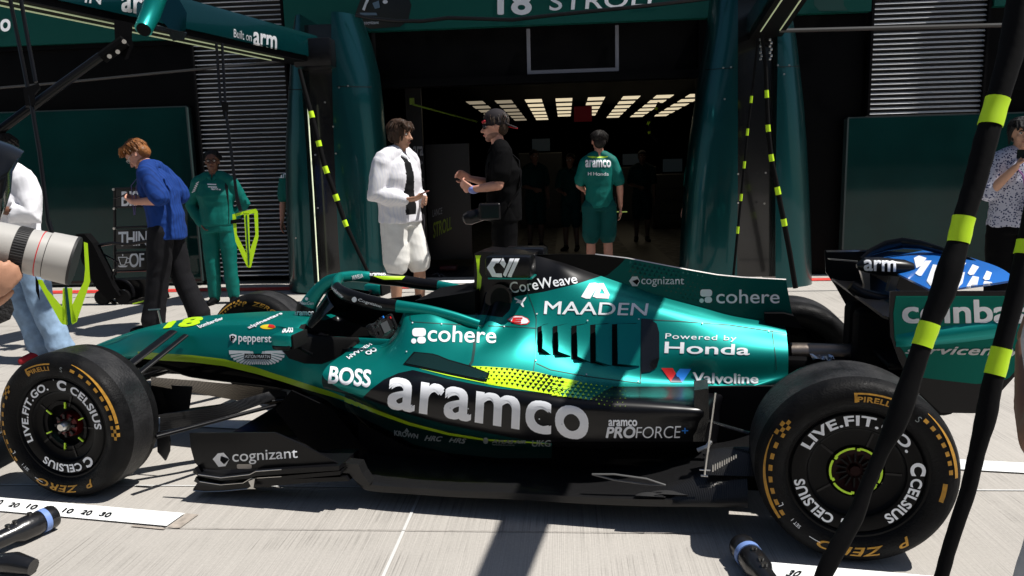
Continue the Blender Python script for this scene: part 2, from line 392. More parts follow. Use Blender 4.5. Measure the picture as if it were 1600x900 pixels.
mb.build('floor_light', mat('dim_lime', (.1, .1, .02), .5, emit=(.6, .8, .2), es=.25), G, False)
# fascia lettering
dc = Decal(fa, False)
dc.text('18', ((779, -14), (829, -14), (829, 22), (779, 22)), 0, .03); dc.text('STROLL', ((860, -10), (1035, -15), (1032, 9), (858, 17)), 0, .01, 1.05)
FM_ = [M_white, M_black, mat('pale_blue', (.12, .2, .28), .5), mat('fascia_dark', (.0, .045, .036), .5)]
dc.build('driver_lettering', FM_, G, False); dc = Decal(fa, False)
dc.text('co', ((-12, 32), (16, 30), (16, 48), (-12, 50)), 0, .02)
dc.build('sponsor_lettering', FM_, G, False); dc = Decal(fa, False)
# helmet picture on the fascia
dc.poly([(556, 20), (562, 3), (570, -12), (600, -22), (635, -12), (643, 8), (638, 32), (625, 42), (580, 45), (560, 38)], 1, .004, step=0)
dc.poly([(566, 15), (573, -2), (580, -6), (573, 8), (570, 17)], 0, .007, step=0); dc.poly([(582, 5), (592, 1), (594, 12), (586, 14)], 2, .007, step=0); dc.poly(ell(602, 3, 4, 3), 0, .007, step=0)
dc.poly([(562, 20), (588, 20), (590, 24), (564, 24)], 2, .007, step=0); dc.text('cognizant', ((569, 33), (592, 33), (592, 39), (569, 40)), 0, .01, lift=.008)
dc.poly([(1318, -5), (1318, 8), (1324, 16), (1338, 19), (1310, 19), (1280, 17), (1272, 8), (1272, -5)], 3, .005, step=0)
dc.build('helmet_picture', FM_, G, False)

# teal panels flanking the door
def panel(x0, x1, z0, z1, label):
    t = thing('glass_panel', label, 'wall panel', ((x0+x1)/2, YF-.1, z0))
    MB().box((x0, YF-.12, z0), (x1, YF-.09, z1)).build('glass', M_panel, t, False)
    mb = MB(); mb.box((x0, YF-.088, z0-.03), (x1, YF-.01, z0)); mb.box((x0, YF-.088, z1), (x1, YF-.01, z1+.02)); mb.box((x1, YF-.13, z0), (x1+.02, YF-.01, z1)); mb.box((x0-.02, YF-.13, z0), (x0, YF-.01, z1))
    mb.build('frame', mat('panel_frame', (.03, .05, .05), .4), t, False); return t
panel(-12, X(309, 300), .06, zg, 'long dark teal glass panel behind the man in the blue shirt')
panel(X(1316, 300), 10, .06, Z(1400, 184), 'dark teal glass panel behind the rear wing, under the right louvres')
# louvres
M_slat = mat('slat_metal', (.62, .63, .64), .35, .3)
def louvre(x0, x1, z0, z1, label, th=.014):
    t = thing('louvre_panel', label, 'louvre', ((x0+x1)/2, YF, z0), group='louvre panels on the garage front')
    MB().box((x0, YF-.005, z0), (x1, YF+.05, z1)).build('backing', mat('louvre_back', (.006, .006, .006), .7), t, False)
    mb = MB(); z = z0+.02
    while z < z1-.05:
        mb.add([(x0, YF-.06, z), (x1, YF-.06, z), (x1, YF-.035, z+th), (x0, YF-.035, z+th), (x0, YF-.06, z-.004), (x1, YF-.06, z-.004), (x1, YF-.008, z+th-.012), (x0, YF-.008, z+th-.012)], [[0, 1, 2, 3], [4, 5, 1, 0], [3, 2, 6, 7]]); z += .0605
    o = mb.build('slats', M_slat, t, False); 
    MB().box((x0-.03, YF-.1, z0), (x0, YF, z1)).build('side_frame', M_matte, t, False); MB().box((x1, YF-.1, z0), (x1+.03, YF, z1)).build('side_frame', M_matte, t, False)
louvre(xl0+.03, xl1-.03, .1, 4.4, 'tall louvre panel behind the woman in green team uniform')
louvre(xr1+.03, xr2-.03, Z(1400, 184)+.03, 4.4, 'bright metal louvre panel above the right teal glass panel', .022)

# ================================================================== gantry towers and booms
M_tower = mat('tower_paint', (.008, .07, .076), .3, .92, .4, .06)
def cover(pts, Y, side, name, par):
    """pts: list of (y_pixel, xl, xr) ; side +1 = outer edge on the right"""
    g = []
    for (py, xl, xr) in pts:
        row = []
        a, b = onY(xl, py, Y), onY(xr, py, Y); z = (a.z+b.z)/2
        for k in range(13):
            s = k/12; q = s if side > 0 else 1-s
            row.append((a.x+(b.x-a.x)*(math.sin(s*math.pi/2) if side > 0 else 1-math.cos(s*math.pi/2)), Y-.16+.42*(1-math.cos(q*math.pi/2)), z))
        if side > 0: row = row+[(b.x-.03, Y+.45, z), (a.x, Y+.45, z), row[0]]
        else: row = row+[(b.x, Y+.45, z), (a.x+.03, Y+.45, z), row[0]]
        g.append(row)
    mb = MB().grid(g); n = len(g[0])
    mb.f += [tuple(range(n-1)), tuple(range((len(g)-1)*n, len(g)*n-1))]; mb.m += [0, 0]
    return mb.build(name, M_tower, par)
def bolts(par, pts, Y):
    mb = MB()
    for x, y in pts: p = onY(x, y, Y); mb.tube([p, p+Vector((0, -.012, 0))], .011, 6)
    mb.build('bolts', M_silver, par)
YT = 9.1
def gv(*a): return [(y, l, r) for y, l, r in a]
T1 = thing('gantry_tower', 'teal and black gantry tower left of the garage door, behind the man in white', 'gantry tower', (onY(520, 450, YT).x, YT, 0), group='gantry towers beside the garage door')
cover(gv((27, 457, 476), (60, 449, 477), (110, 446, 478), (160, 442, 480), (225, 438, 485), (300, 438, 489), (380, 441, 493), (455, 444, 498)), YT, -1, 'side_cover', T1)
cover(gv((22, 524, 556), (60, 524, 570), (110, 525, 583), (160, 526, 589), (225, 528, 594), (300, 531, 598), (380, 535, 601), (455, 540, 604)), YT, 1, 'side_cover', T1)
def core(par, xs, top, led):
    mb = MB(); a = onY(xs[0], top, YT); b = onY(xs[1], 452, YT)
    l, r = onY(xs[2], 452, YT), onY(xs[3], top, YT)
    P = [(a.x, YT-.02, a.z), (r.x, YT-.02, a.z), (b.x, YT-.02, .12), (l.x, YT-.02, .12)]
    mb.prism(P, (0, .5, 0)); mb.build('core', mat('gloss_black', (.006, .006, .007), .18, 0, .3), par, False)
core(T1, (470, 545, 497, 526), 40, 1)
p0, p1 = onY(480.5, 160, YT-.2), onY(498, 448, YT-.2)
MB().tube([p0, onY(484.5, 225, YT-.2), onY(489.5, 300, YT-.2), p1], .008, 6).build('light_strip', mat('led_pale', (.8, .85, .6), .4, emit=(.9, 1, .7), es=.4), T1)
bolts(T1, [(493, 242), (525, 240), (497, 325), (600-70, 137), (544, 134), (521, 198), (508, 160), (400+250*.25, 372)], YT-.2)
T2 = thing('gantry_tower', 'teal and black gantry tower right of the garage door, holding two striped straps', 'gantry tower', (onY(1170, 450, YT).x, YT, 0), group='gantry towers beside the garage door')
cover(gv((-12, 1116, 1148), (40, 1110, 1148), (100, 1100, 1148), (150, 1092, 1148), (225, 1081, 1148), (300, 1073, 1148), (380, 1068, 1147), (450, 1065, 1147)), YT, -1, 'side_cover', T2)
cover(gv((23, 1210, 1244), (60, 1209, 1252), (110, 1209, 1258), (160, 1208, 1264), (225, 1207, 1269), (300, 1206, 1273), (380, 1206, 1276), (450, 1206, 1278)), YT, 1, 'side_cover', T2)
core(T2, (1146, 1208, 1145, 1212), -8, 0)
bolts(T2, [(1153, 272), (1196, 270), (1153, 317), (1194, 318), (1215, 102), (1233, 102), (1225, 116), (1130, 106), (1142, 105), (1132, 155)], YT-.2)

for T_, rows in ((T1, [((448, 140), (479, 140)), ((526, 135), (580, 136))]), (T2, [((1102, 109), (1147, 106)), ((1211, 105), (1256, 103)), ])):
    cv = [o for o in T_.children if o.name.startswith('side_cover')]; dc = Decal(cv, False, .003)
    for (x0, y0), (x1, y1) in rows:
        n = 6
        for i in range(n): a, b = x0+(x1-x0)*i/n, x0+(x1-x0)*(i+1)/n; c, d = y0+(y1-y0)*i/n, y0+(y1-y0)*(i+1)/n; dc.poly([(a, c-.6), (b, d-.6), (b, d+.6), (a, c+.6)], 0, step=3)
    dc.build('cover_seam', [M_void], T_, False)
mb = MB()
for k in range(7):
    for x in (1188, 1203): p = onY(x+(k % 2)*2, 62+k*5, 8.5); mb.box(p-Vector((.012, .008, .014)), p+Vector((.012, .008, .014)), bev=.004)
mb.build('chain', M_silver, T2)

def boom(name, P0, D, L, z0, h0, h1, w0, w1, label):
    P0, D = Vector(P0), Vector(D).normalized(); N = Vector((-D.y, D.x, 0)); 
    if N.x < 0: N = -N
    t = thing('gantry_boom', label, 'gantry boom', P0+D*.0, group='gantry booms over the pit box')
    def sec(s, h, w_): c = P0+D*s; return [c-N*w_/2+Vector((0, 0, .0)), c+N*w_/2, c+N*w_/2+Vector((0, 0, h*.75)), c+N*w_*.35+Vector((0, 0, h)), c-N*w_*.35+Vector((0, 0, h)), c-N*w_/2+Vector((0, 0, h*.75))]
    g = [sec(L*k/12, h0+(h1-h0)*k/12, w0+(w1-w0)*k/12) for k in range(13)]; g = [r+[r[0]] for r in g]
    mb = MB().grid(g); mb.f += [tuple(range(6)), tuple(12*7+i for i in range(6))]; mb.m += [0, 0]
    b = mb.build('beam', mat('boom_paint', (.0, .03, .034), .25, .5, .3, .06), t)
    g = []
    mb = MB()
    mb.prism([P0-N*w0*.42-Vector((0, 0, .06)), P0+N*w0*.42-Vector((0, 0, .06)), P0+D*L+N*w1*.42-Vector((0, 0, .06)), P0+D*L-N*w1*.42-Vector((0, 0, .06))], (0, 0, .058)); mb.build('underside', M_matte, t, False)
    for k in (-.25, .22):
        a = P0+D*.6+N*w0*k-Vector((0, 0, .07)); e = P0+D*L+N*w1*k-Vector((0, 0, .07))
        MB().tube([a, e], .007, 6).build('light_strip', mat('led_boom', (.45, .5, .3), .4, emit=(.85, 1, .6), es=.16), t)
    return t, b, P0, D, N
BL, blb, P0L, DL, NL = boom('b', (-3.05, 9.05, 2.84), (-.277, -.961, 0), 8.2, 0, .27, .34, .36, .3, 'dark teal gantry boom lettered white over the blue-shirted man')
BR, brb, P0R, DR, NR = boom('b', (2.32, 9.1, 2.95), (-.147, -.989, 0), 7.6, 0, .26, .08, .42, .10, 'teal gantry boom over the rear of the car, cut off by the top edge')
dc = Decal([blb], False)
dc.text('Built on', ((365, 45), (393, 52), (393, 65), (365, 58)), 0, .005); dc.text('arm', ((396, 50), (432, 58), (432, 78), (396, 70)), 0, .02)
dc.text('IN', ((134, -14), (159, -11), (157, 7), (132, 4)), 0, .01); dc.text('arm', ((190, -8), (250, 2), (250, 27), (190, 17)), 0, .02)
dc.build('boom_lettering', [M_white], BL, False)
# joint sleeve, nozzle and lamp head on the left boom
mb = MB(); c = onY(495, 92, 9.0)
mb.box((c.x-.2, 8.75, c.z-.12), (c.x+.25, 9.1, c.z+.2), bev=.02); mb.build('end_block', M_black, BL)
p = atD(233, 30, 5.6); q = atD(222, 45, 5.5)
mb = MB(); mb.tube([atD(246, -10, 5.6), atD(236, 20, 5.6), atD(224, 46, 5.5)], [.075, .07, .062], 20, m=0); mb.tube([atD(224.5, 46.5, 5.495), atD(224, 47.5, 5.49)], .05, 20, m=1); mb.build('nozzle', [M_teal, M_matte], BL)
mb = MB(); mb.prism([atD(x, y, 5.9) for x, y in ((240, -20), (276, -8), (292, 20), (290, 48), (268, 50), (238, 14))], atD(270, 15, 6.4)-atD(270, 15, 5.9)); mb.build('lamp_head', M_tower, BL, False)
mb = MB(); mb.prism([atD(x, y, 5.8) for x, y in ((245, 40), (272, 47), (292, 52), (288, 62), (270, 64), (262, 50), (242, 45))], atD(270, 15, 6.1)-atD(270, 15, 5.8)); mb.build('lamp_bracket', M_carb, BL, False)
# bracket and diagonal strut
sx = thing('boom_strut', 'black diagonal strut hanging from the left boom to the left edge', 'strut', tuple(atD(200, 90, 6.1)))
MB().tube([atD(185, 68, 6.1), atD(95, 133, 6.0), atD(-25, 222, 5.9)], .035, 12).build('rod', M_black, sx)
mb = MB(); mb.prism([atD(x, y, 6.12) for x, y in ((178, 30), (207, 36), (206, 62), (216, 90), (195, 93), (180, 75))], atD(200, 60, 6.2)-atD(200, 60, 6.12)); mb.tube([atD(160, 90, 6.08), atD(195, 64, 6.08)], .05, 10); mb.build('bracket', M_matte, sx, False)
mb = MB(); [mb.tube([atD(x, y, 6.05), atD(x, y, 6.02)], .018, 8) for x, y in ((194, 65), (184, 81), (171, 88))]; mb.build('bolts', M_silver, sx)

# hanging lime box markers
def marker(label, D, rods, plate, holes, stripe, arm):
    t = thing('box_marker', label, 'pit marker', tuple(atD(plate[0][0], plate[0][1], D)), group='lime position markers hanging over the pit box')
    for r in rods: MB().tube([atD(x, y, D) for x, y in r[0]], r[1]/FPX*D, 8).build('rod', M_black, t)
    n = atD(plate[0][0], plate[0][1], D+.012)-atD(plate[0][0], plate[0][1], D)
    # plate with holes: bars along the outline and the middle
    mb = MB()
    for poly in holes: mb.prism([atD(x, y, D) for x, y in poly], n)
    mb.build('plate', M_lime, t, False)
    mb = MB(); mb.prism([atD(x, y, D-.004) for x, y in stripe], n*1.6); mb.build('centre_stripe', mat('dark_green', (.0, .05, .045), .4), t, False)
    mb = MB()
    for a in arm: mb.prism([atD(x, y, D-.01) for x, y in a], n*3)
    mb.build('clamp', M_matte, t, False); return t
marker('larger lime marker plate hanging beside the telephoto lens', 3.9,
       [([(14, -10), (30, 70), (44, 140)], 3), ([(31, -10), (45, 70), (56, 128)], 3), ([(47, 150), (62, 240), (75, 345)], 3.2), ([(75, 345), (86, 380)], 4)], [(100, 500)],
       [[(57, 437), (66, 437), (74, 452), (103, 486), (98, 507), (94, 503)], [(98, 450), (113, 450), (113, 480), (120, 502), (104, 508), (97, 506)], [(131, 378), (137, 380), (141, 440), (120, 503), (113, 507), (112, 478), (131, 440), (133, 420)], [(97, 470), (103, 470), (104, 507), (98, 507)]],
       [(101, 448), (105, 448), (112, 507), (106, 508)], [[(36, 138), (60, 130), (63, 136), (54, 146), (55, 165), (40, 165)], [(55, 430), (60, 440), (62, 470), (56, 455)]])
marker('smaller lime marker plate hanging beside the woman in green', 6.7,
       [([(338, 68), (345, 165)], 2.2), ([(347, 68), (352, 160)], 2.2), ([(353, 175), (361, 235), (370, 308)], 2.4), ([(370, 308), (376, 330)], 3)], [(386, 416)],
       [[(363, 335), (381, 330), (380, 335), (369, 338), (370, 366), (386, 398), (386, 417), (368, 378), (364, 352)], [(381, 330), (400, 326), (403, 331), (404, 370), (392, 418), (388, 418), (389, 396), (399, 366), (397, 333), (388, 335), (381, 335)], [(381, 333), (389, 333), (391, 400), (389, 418), (386, 417), (385, 395)]],
       [(384, 336), (386, 336), (390, 414), (388, 414)], [[(345, 158), (357, 160), (356, 182), (349, 182)], [(360, 344), (378, 341), (378, 347), (360, 350)]])

# straps with lime bands
def strap(label, pts, bands, depth, group, plane='Y', lastclip=None):
    """pts: (x,y,halfwidth px); bands: list of (y0,y1) pixel ranges"""
    P = np.array(pts, float); ys = P[:, 1]
    def at(y): return np.interp(y, ys, P[:, 0]), np.interp(y, ys, P[:, 2])
    def W3(x, y): return onY(x, y, depth) if plane == 'Y' else atD(x, y, depth)
    def seg(y0, y1, k=1., n=None):
        n = n or max(2, int((y1-y0)/14)); q = []; r = []
        for i in range(n+1):
            y = y0+(y1-y0)*i/n; x, h = at(y); p = W3(x, y); q.append(p); r.append(h*k/FPX*(p-CAM).dot(F)*(1+.02*math.sin(y*.21)))
        return q, r
    a, b = W3(P[0][0], P[0][1]), None
    t = thing('strap', label, 'strap', tuple(W3(P[-1][0], P[-1][1])), group=group)
    mb = MB(); q, r = seg(ys[0], ys[-1]); mb.tube(q, r, 14); mb.build('sleeve', mat('strap_black', (.004, .004, .0045), .75, spec=.1, bump=.08, bscale=60), t)
    for y0, y1 in bands:
        mb = MB(); q, r = seg(y0, y1, 1.08, 3); mb.tube(q, r, 14); mb.build('band', mat('lime_tape', (.55, .85, .01), .55), t)
    return t
gs = 'black straps with lime bands hanging from the gantry'
strap('black strap with lime bands draped down the left gantry tower', [(468, 108, 3), (476, 140, 3.5), (487, 180, 4), (497, 220, 4), (508, 262, 4), (524, 305, 4), (540, 350, 3.5), (556, 385, 3), (578, 432, 2.5)], [(174, 184), (220, 229), (260, 271), (304, 314), (344, 354)][0:5], 8.4, gs)
strap('left strap with lime bands on the right gantry tower', [(1184, 60, 2), (1180, 100, 2), (1174, 155, 2), (1168, 206, 2), (1163, 258, 2), (1158, 308, 2), (1153, 358, 2), (1146, 430, 2)], [(150, 162)][0:0]+[(150, 161), (201, 212), (252, 263), (303, 314), (354, 365)], 8.4, gs)
strap('right strap with lime bands on the right gantry tower', [(1190, 55, 2.5), (1196, 100, 3), (1198, 147, 3), (1200, 200, 3.5), (1205, 246, 3.5), (1215, 297, 4), (1225, 347, 4), (1234, 395, 4), (1243, 450, 4)], [(141, 153), (195, 206), (241, 252), (292, 304), (342, 353)], 8.4, gs)
strap('thick black strap with lime bands crossing in front of the rear wheel', [(1606, -60, 20), (1592, 20, 20), (1578, 90, 18), (1556, 165, 16), (1540, 220, 17), (1522, 290, 16), (1506, 340, 15), (1497, 380, 15), (1484, 420, 19), (1472, 460, 18), (1453, 505, 14.5), (1439, 545, 14), (1424, 590, 15), (1411, 630, 17), (1398, 665, 16), (1380, 700, 11), (1352, 765, 10.5), (1338, 805, 12.5), (1312, 850, 13.5), (1290, 890, 13), (1276, 935, 13)],
      [(154, 196), (339, 379), (505, 541)], 1.75, gs, 'D')
strap('thick black strap with lime bands at the right edge beside the rear wheel', [(1640, 200, 15), (1618, 320, 15), (1603, 390, 14), (1590, 450, 14), (1574, 510, 13), (1561, 560, 13.5), (1550, 600, 14), (1541, 650, 15), (1528, 700, 11.5), (1512, 770, 11), (1498, 810, 10.5), (1482, 860, 10), (1466, 920, 10)],
      [(376, 398), (544, 586)], 1.7, gs, 'D')
# cables and rails
cb = MB().tube([onY(x, y, 8.9) for x, y in ((556, 24), (580, 29), (620, 33), (660, 33), (700, 28), (740, 29), (800, 31), (860, 24), (940, 16), (1010, 9), (1080, 1), (1118, -4))], .022, 8).build('cable', M_black)
solo(cb, 'black cable sagging between the two gantry towers across the fascia', 'cable')
r1 = MB().tube([onY(1218, 48, 8.6), onY(1575, 39, 8.6)], .022, 8).build('rail', mat('rail_metal', (.05, .05, .05), .4, .6)); solo(r1, 'thin metal rail crossing in front of the right louvres', 'rail')
r2 = MB().tube([onY(-20, 139, 9.3), onY(100, 129, 9.3), onY(240, 115, 9.3), onY(440, 96, 9.3)], .016, 8).build('rail', mat('rail_dark', (.05, .05, .05), .4, .6)); solo(r2, 'thin dark rail crossing behind the diagonal strut', 'rail')

strap('dim hose hanging inside the garage below the ceiling lamps', [(1030, 160, 2.5), (1022, 178, 2.5), (1012, 195, 2.5), (1016, 212, 2.5), (1028, 222, 2.5)], [(168, 172), (190, 195), (205, 209)], 13.5, None)
MI = mat('dim_cabinet', (.012, .013, .014), .5); MS = mat('dim_screen', (.004, .005, .006), .5, emit=(.4, .6, .7), es=.006)
for k, (px, Y_, wd, ht) in enumerate(((845, 19, 1.1, 1.9), (985, 21, 1.4, 1.5), (1050, 18, .9, 1.3))):
    p = onY(px, 300, Y_); t = thing('tool_cabinet', ('tall dark cabinet in the depth of the garage, leftmost of three', 'low wide dark cabinet in the middle depth of the garage', 'small dark cabinet in the garage near the right tower')[k], 'cabinet', (p.x, Y_, 0), group='cabinets in the dark garage')
    MB().box((p.x-wd/2, Y_, 0), (p.x+wd/2, Y_+.5, ht), bev=.02).build('body', MI, t, False)
    for i in range(4): MB().box((p.x-wd/2+.04, Y_-.02, .1+i*ht/4.4), (p.x+wd/2-.04, Y_-.003, .04+(i+1)*ht/4.4)).build('drawer', MI, t, False)
    MB().box((p.x-.2, Y_+.1, ht+.05), (p.x+.25, Y_+.14, ht+.35)).build('screen', MS, t, False)
gs_ = thing('light_blocker', 'dark unseen stand added behind the camera to cut horizon light and darken reflections', 'light_blocker', (0, -20, 0))  # added out of view to block low sky light and darken reflections
mb = MB(); mb.box((-50, -21, 0), (50, -20, 1.2), m=0)
for k in range(10): mb.box((-50, -24-k*1.2, 0), (50, -22.8-k*1.2, 2.2+k*.75), m=1)
mb.box((-50, -40, 13), (50, -26, 13.5), m=1); mb.build('blocker_terraces', [mat('blocker_wall', (.25, .25, .25), .7), mat('blocker_seats', (.06, .065, .07), .8, var=.4, vscale=2)], gs_, False)
# ================================================================== the racing car (built in car space: u back, v away, w up)
CAR = thing('racing_car', 'green and black open-wheel racing car parked across the pit box with white sponsor lettering', 'racing car', (XO, YO, 0), -AC)
def PV(x, y, v): return tuple(onV(x, y, v))
def pchip(x, y, q):
    x, y, q = np.array(x, float), np.array(y, float), np.clip(q, x[0], x[-1])
    h = np.diff(x); d = np.diff(y)/h; m = np.zeros(len(x)); m[0], m[-1] = d[0], d[-1]
    for i in range(1, len(x)-1):
        if d[i-1]*d[i] > 0:
            w1, w2 = 2*h[i]+h[i-1], h[i]+2*h[i-1]; m[i] = (w1+w2)/(w1/d[i-1]+w2/d[i])
    i = np.clip(np.searchsorted(x, q)-1, 0, len(h)-1); t = (q-x[i])/h[i]
    return (2*t**3-3*t**2+1)*y[i]+(t**3-2*t**2+t)*h[i]*m[i]+(-2*t**3+3*t**2)*y[i+1]+(t**3-t**2)*h[i]*m[i+1]
def spl(P, n):
    P = np.array(P, float); t = np.arange(len(P)); q = np.linspace(0, len(P)-1, n); return np.stack([pchip(t, P[:, i], q) for i in range(3)], 1)
def rail(*pts, first=None, extra=()):
    """px triplets (x,y,v) or 4-tuples ('c',u,v,w)"""
    P = []
    for p in pts:
        q = p[1:] if p[0] == 'c' else PV(*p)
        if not P or q[0] > P[-1][0]+.004: P.append(q)
    return np.array(P)
def loft(rails, us, sub=5, smooth_pass=0):
    prof = []
    for r in rails: prof.append(np.stack([us, pchip(r[:, 0], r[:, 1], us), pchip(r[:, 0], r[:, 2], us)], 1))
    prof = np.array(prof)                                # rails x stations x 3
    out = []; n = len(prof)
    for i in range(n-1):
        p0, p1, p2, p3 = prof[max(i-1, 0)], prof[i], prof[i+1], prof[min(i+2, n-1)]
        for k in range(sub):
            t = k/sub
            c = .5*((2*p1)+(-p0+p2)*t+(2*p0-5*p1+4*p2-p3)*t*t+(-p0+3*p1-3*p2+p3)*t**3)
            out.append(c)
    out.append(prof[-1]); A = np.array(out)
    for _ in range(smooth_pass):
        B = A.copy(); B[:, 1:-1] = .25*A[:, :-2]+.5*A[:, 1:-1]+.25*A[:, 2:]; A = B
    return A                                              # (n, stations, 3)
def sdf_poly(P, poly):
    """signed distance (positive inside) of Nx2 points to a polygon"""
    poly = np.array(poly, float); n = len(poly); d = np.full(len(P), 1e9); ins = np.zeros(len(P), bool)
    for i in range(n):
        a, b = poly[i], poly[(i+1) % n]; e = b-a; w_ = P-a
        t = np.clip((w_@e)/(e@e), 0, 1); d = np.minimum(d, np.hypot(*(w_-t[:, None]*e).T))
        c = (a[1] > P[:, 1]) != (b[1] > P[:, 1])
        with np.errstate(divide='ignore', invalid='ignore'):
            xx = a[0]+(P[:, 1]-a[1])*(b[0]-a[0])/(b[1]-a[1])
        ins ^= c & (P[:, 0] < xx)
    return np.where(ins, d, -d)
KM = np.array([[*(CARI3 @ R)], [*(CARI3 @ U)], [*(CARI3 @ F)]]); CC = np.array(CAMC)
def pixC(P):
    d = (np.asarray(P)-CC) @ KM.T; return np.stack([800+FPX*d[:, 0]/d[:, 2], 450-FPX*d[:, 1]/d[:, 2]], 1)
def paint_mat(name, base, layers, coat=.12):
    """flake paint with livery and painted-shade areas: layers = [(attribute, colour, specular level, rough)]"""
    m = mat(name, base, .4, 0, coat, .08); t = m.node_tree; b = t.nodes['Principled BSDF']; L = t.links
    b.inputs['IOR'].default_value = 2.35
    cur = {'Base Color': None, 'Specular Tint': None, 'Specular IOR Level': None, 'Roughness': None, 'Coat Weight': None}
    first = {'Base Color': (*base, 1), 'Specular Tint': (.06, 1, .90, 1), 'Specular IOR Level': .5, 'Roughness': .37, 'Coat Weight': coat}
    for at, c, sp_, rg in layers:
        a = t.nodes.new('ShaderNodeAttribute'); a.attribute_name = at
        g = t.nodes.new('ShaderNodeMath'); g.operation = 'GREATER_THAN'; g.inputs[1].default_value = 0; L.new(a.outputs['Fac'], g.inputs[0])
        for key, val in (('Base Color', (*c, 1)), ('Specular Tint', (1, 1, 1, 1)), ('Specular IOR Level', sp_), ('Roughness', rg), ('Coat Weight', .04)):
            mx = t.nodes.new('ShaderNodeMix'); col = isinstance(val, tuple)
            if col: mx.data_type = 'RGBA'
            A, B, O = (6, 7, 2) if col else (2, 3, 0)
            L.new(g.outputs[0], mx.inputs[0]); mx.inputs[B].default_value = val
            if cur[key] is None: mx.inputs[A].default_value = first[key]
            else: L.new(cur[key], mx.inputs[A])
            cur[key] = mx.outputs[O]
    for k_, v_ in cur.items():
        if v_ is not None: L.new(v_, b.inputs[k_])
        elif k_ != 'Base Color': b.inputs[k_].default_value = first[k_]
    return m
def set_areas(o, areas):
    co_ = np.array([v.co for v in o.data.vertices]); q = co_.copy(); far = q[:, 1] > .95; q[far, 1] = 1.9-q[far, 1]
    px = pixC(q)
    for nme, poly in areas.items():
        a = o.data.attributes.new(nme, 'FLOAT', 'POINT'); 
        a.data.foreach_set('value', sdf_poly(px, poly).astype(np.float32))
def full_loft(A, name, m, capends=(True, True)):
    """A: half profile near side (n, st, 3), first row at centre top, last at centre bottom -> closed body"""
    Bm = A[::-1].copy(); Bm[:, :, 1] = 1.9-Bm[:, :, 1]; ring = np.concatenate([A, Bm[1:-1]], 0)
    n, s = ring.shape[:2]; vs = ring.transpose(1, 0, 2).reshape(-1, 3)
    fs = [(i*n+j, i*n+(j+1) % n, (i+1)*n+(j+1) % n, (i+1)*n+j) for i in range(s-1) for j in range(n)]
    if capends[0]: fs.append(tuple(range(n))[::-1])
    if capends[1]: fs.append(tuple((s-1)*n+j for j in range(n)))
    mb = MB(); mb.add(vs, fs); return mb.build(name, m, CAR, local=True, ang=50)
LT = [(215, 549), (250, 552), (300, 555), (350, 561), (400, 574), (440, 587), (480, 600), (520, 613), (560, 629), (600, 645), (640, 660), (700, 676), (760, 686), (862, 692)]
LB = [(862, 694), (760, 689), (700, 680), (640, 665), (600, 651), (560, 636), (520, 621), (480, 609), (440, 596), (400, 584), (350, 572), (300, 566), (250, 563), (215, 560)]
A_lime = LT+LB
A_low = LB[::-1][:9]+[(580, 652), (610, 672), (645, 692), (700, 706), (780, 714), (862, 716), (862, 690), (1300, 690), (1300, 900), (0, 900), (0, 562)]
PNL = [(566, 622), (580, 608), (600, 593), (622, 583), (645, 578), (670, 584), (700, 592), (740, 600), (780, 607), (830, 612), (880, 618), (920, 625), (957, 604), (1000, 604), (1130, 604), (1280, 612), (1280, 720), (1000, 705), (862, 693), (800, 684), (760, 676), (700, 664), (640, 648), (600, 635)]
A_keel_shade = [(455, 600), (520, 621), (560, 636), (600, 651), (640, 665), (700, 680), (760, 689), (862, 694), (862, 716), (780, 716), (700, 708), (645, 694), (610, 674), (560, 650), (500, 625)]
A_under_shade = [(500, 578), (507, 592), (533, 609), (551, 616), (569, 623), (592, 631), (640, 648), (700, 664), (760, 676), (800, 684), (862, 693), (862, 692), (760, 686), (700, 676), (640, 660), (600, 645), (560, 629), (520, 613), (480, 600), (455, 592), (480, 575)]
A_air = [(728, 380), (990, 380), (978, 404), (962, 420), (940, 431), (900, 444), (850, 456), (800, 464), (797, 484), (785, 496), (757, 492), (728, 492)]
L_ = [('a_air', (.003, .003, .004), .06, .3), ('a_panel', (.003, .003, .004), .075, .3), ('a_under_shade', (.0, .02, .02), .04, .4), ('a_low', (.0025, .0025, .003), .0, .85), ('a_keel_shade', (.0, .014, .013), .02, .6), ('a_lime', (.40, .62, .01), .15, .35)]  # under and keel greens darkened for undercut shade, plus a livery fade
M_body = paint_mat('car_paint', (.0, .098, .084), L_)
AREAS = dict(a_keel_shade=A_keel_shade, a_under_shade=A_under_shade, a_air=A_air, a_panel=PNL, a_low=A_low, a_lime=A_lime)

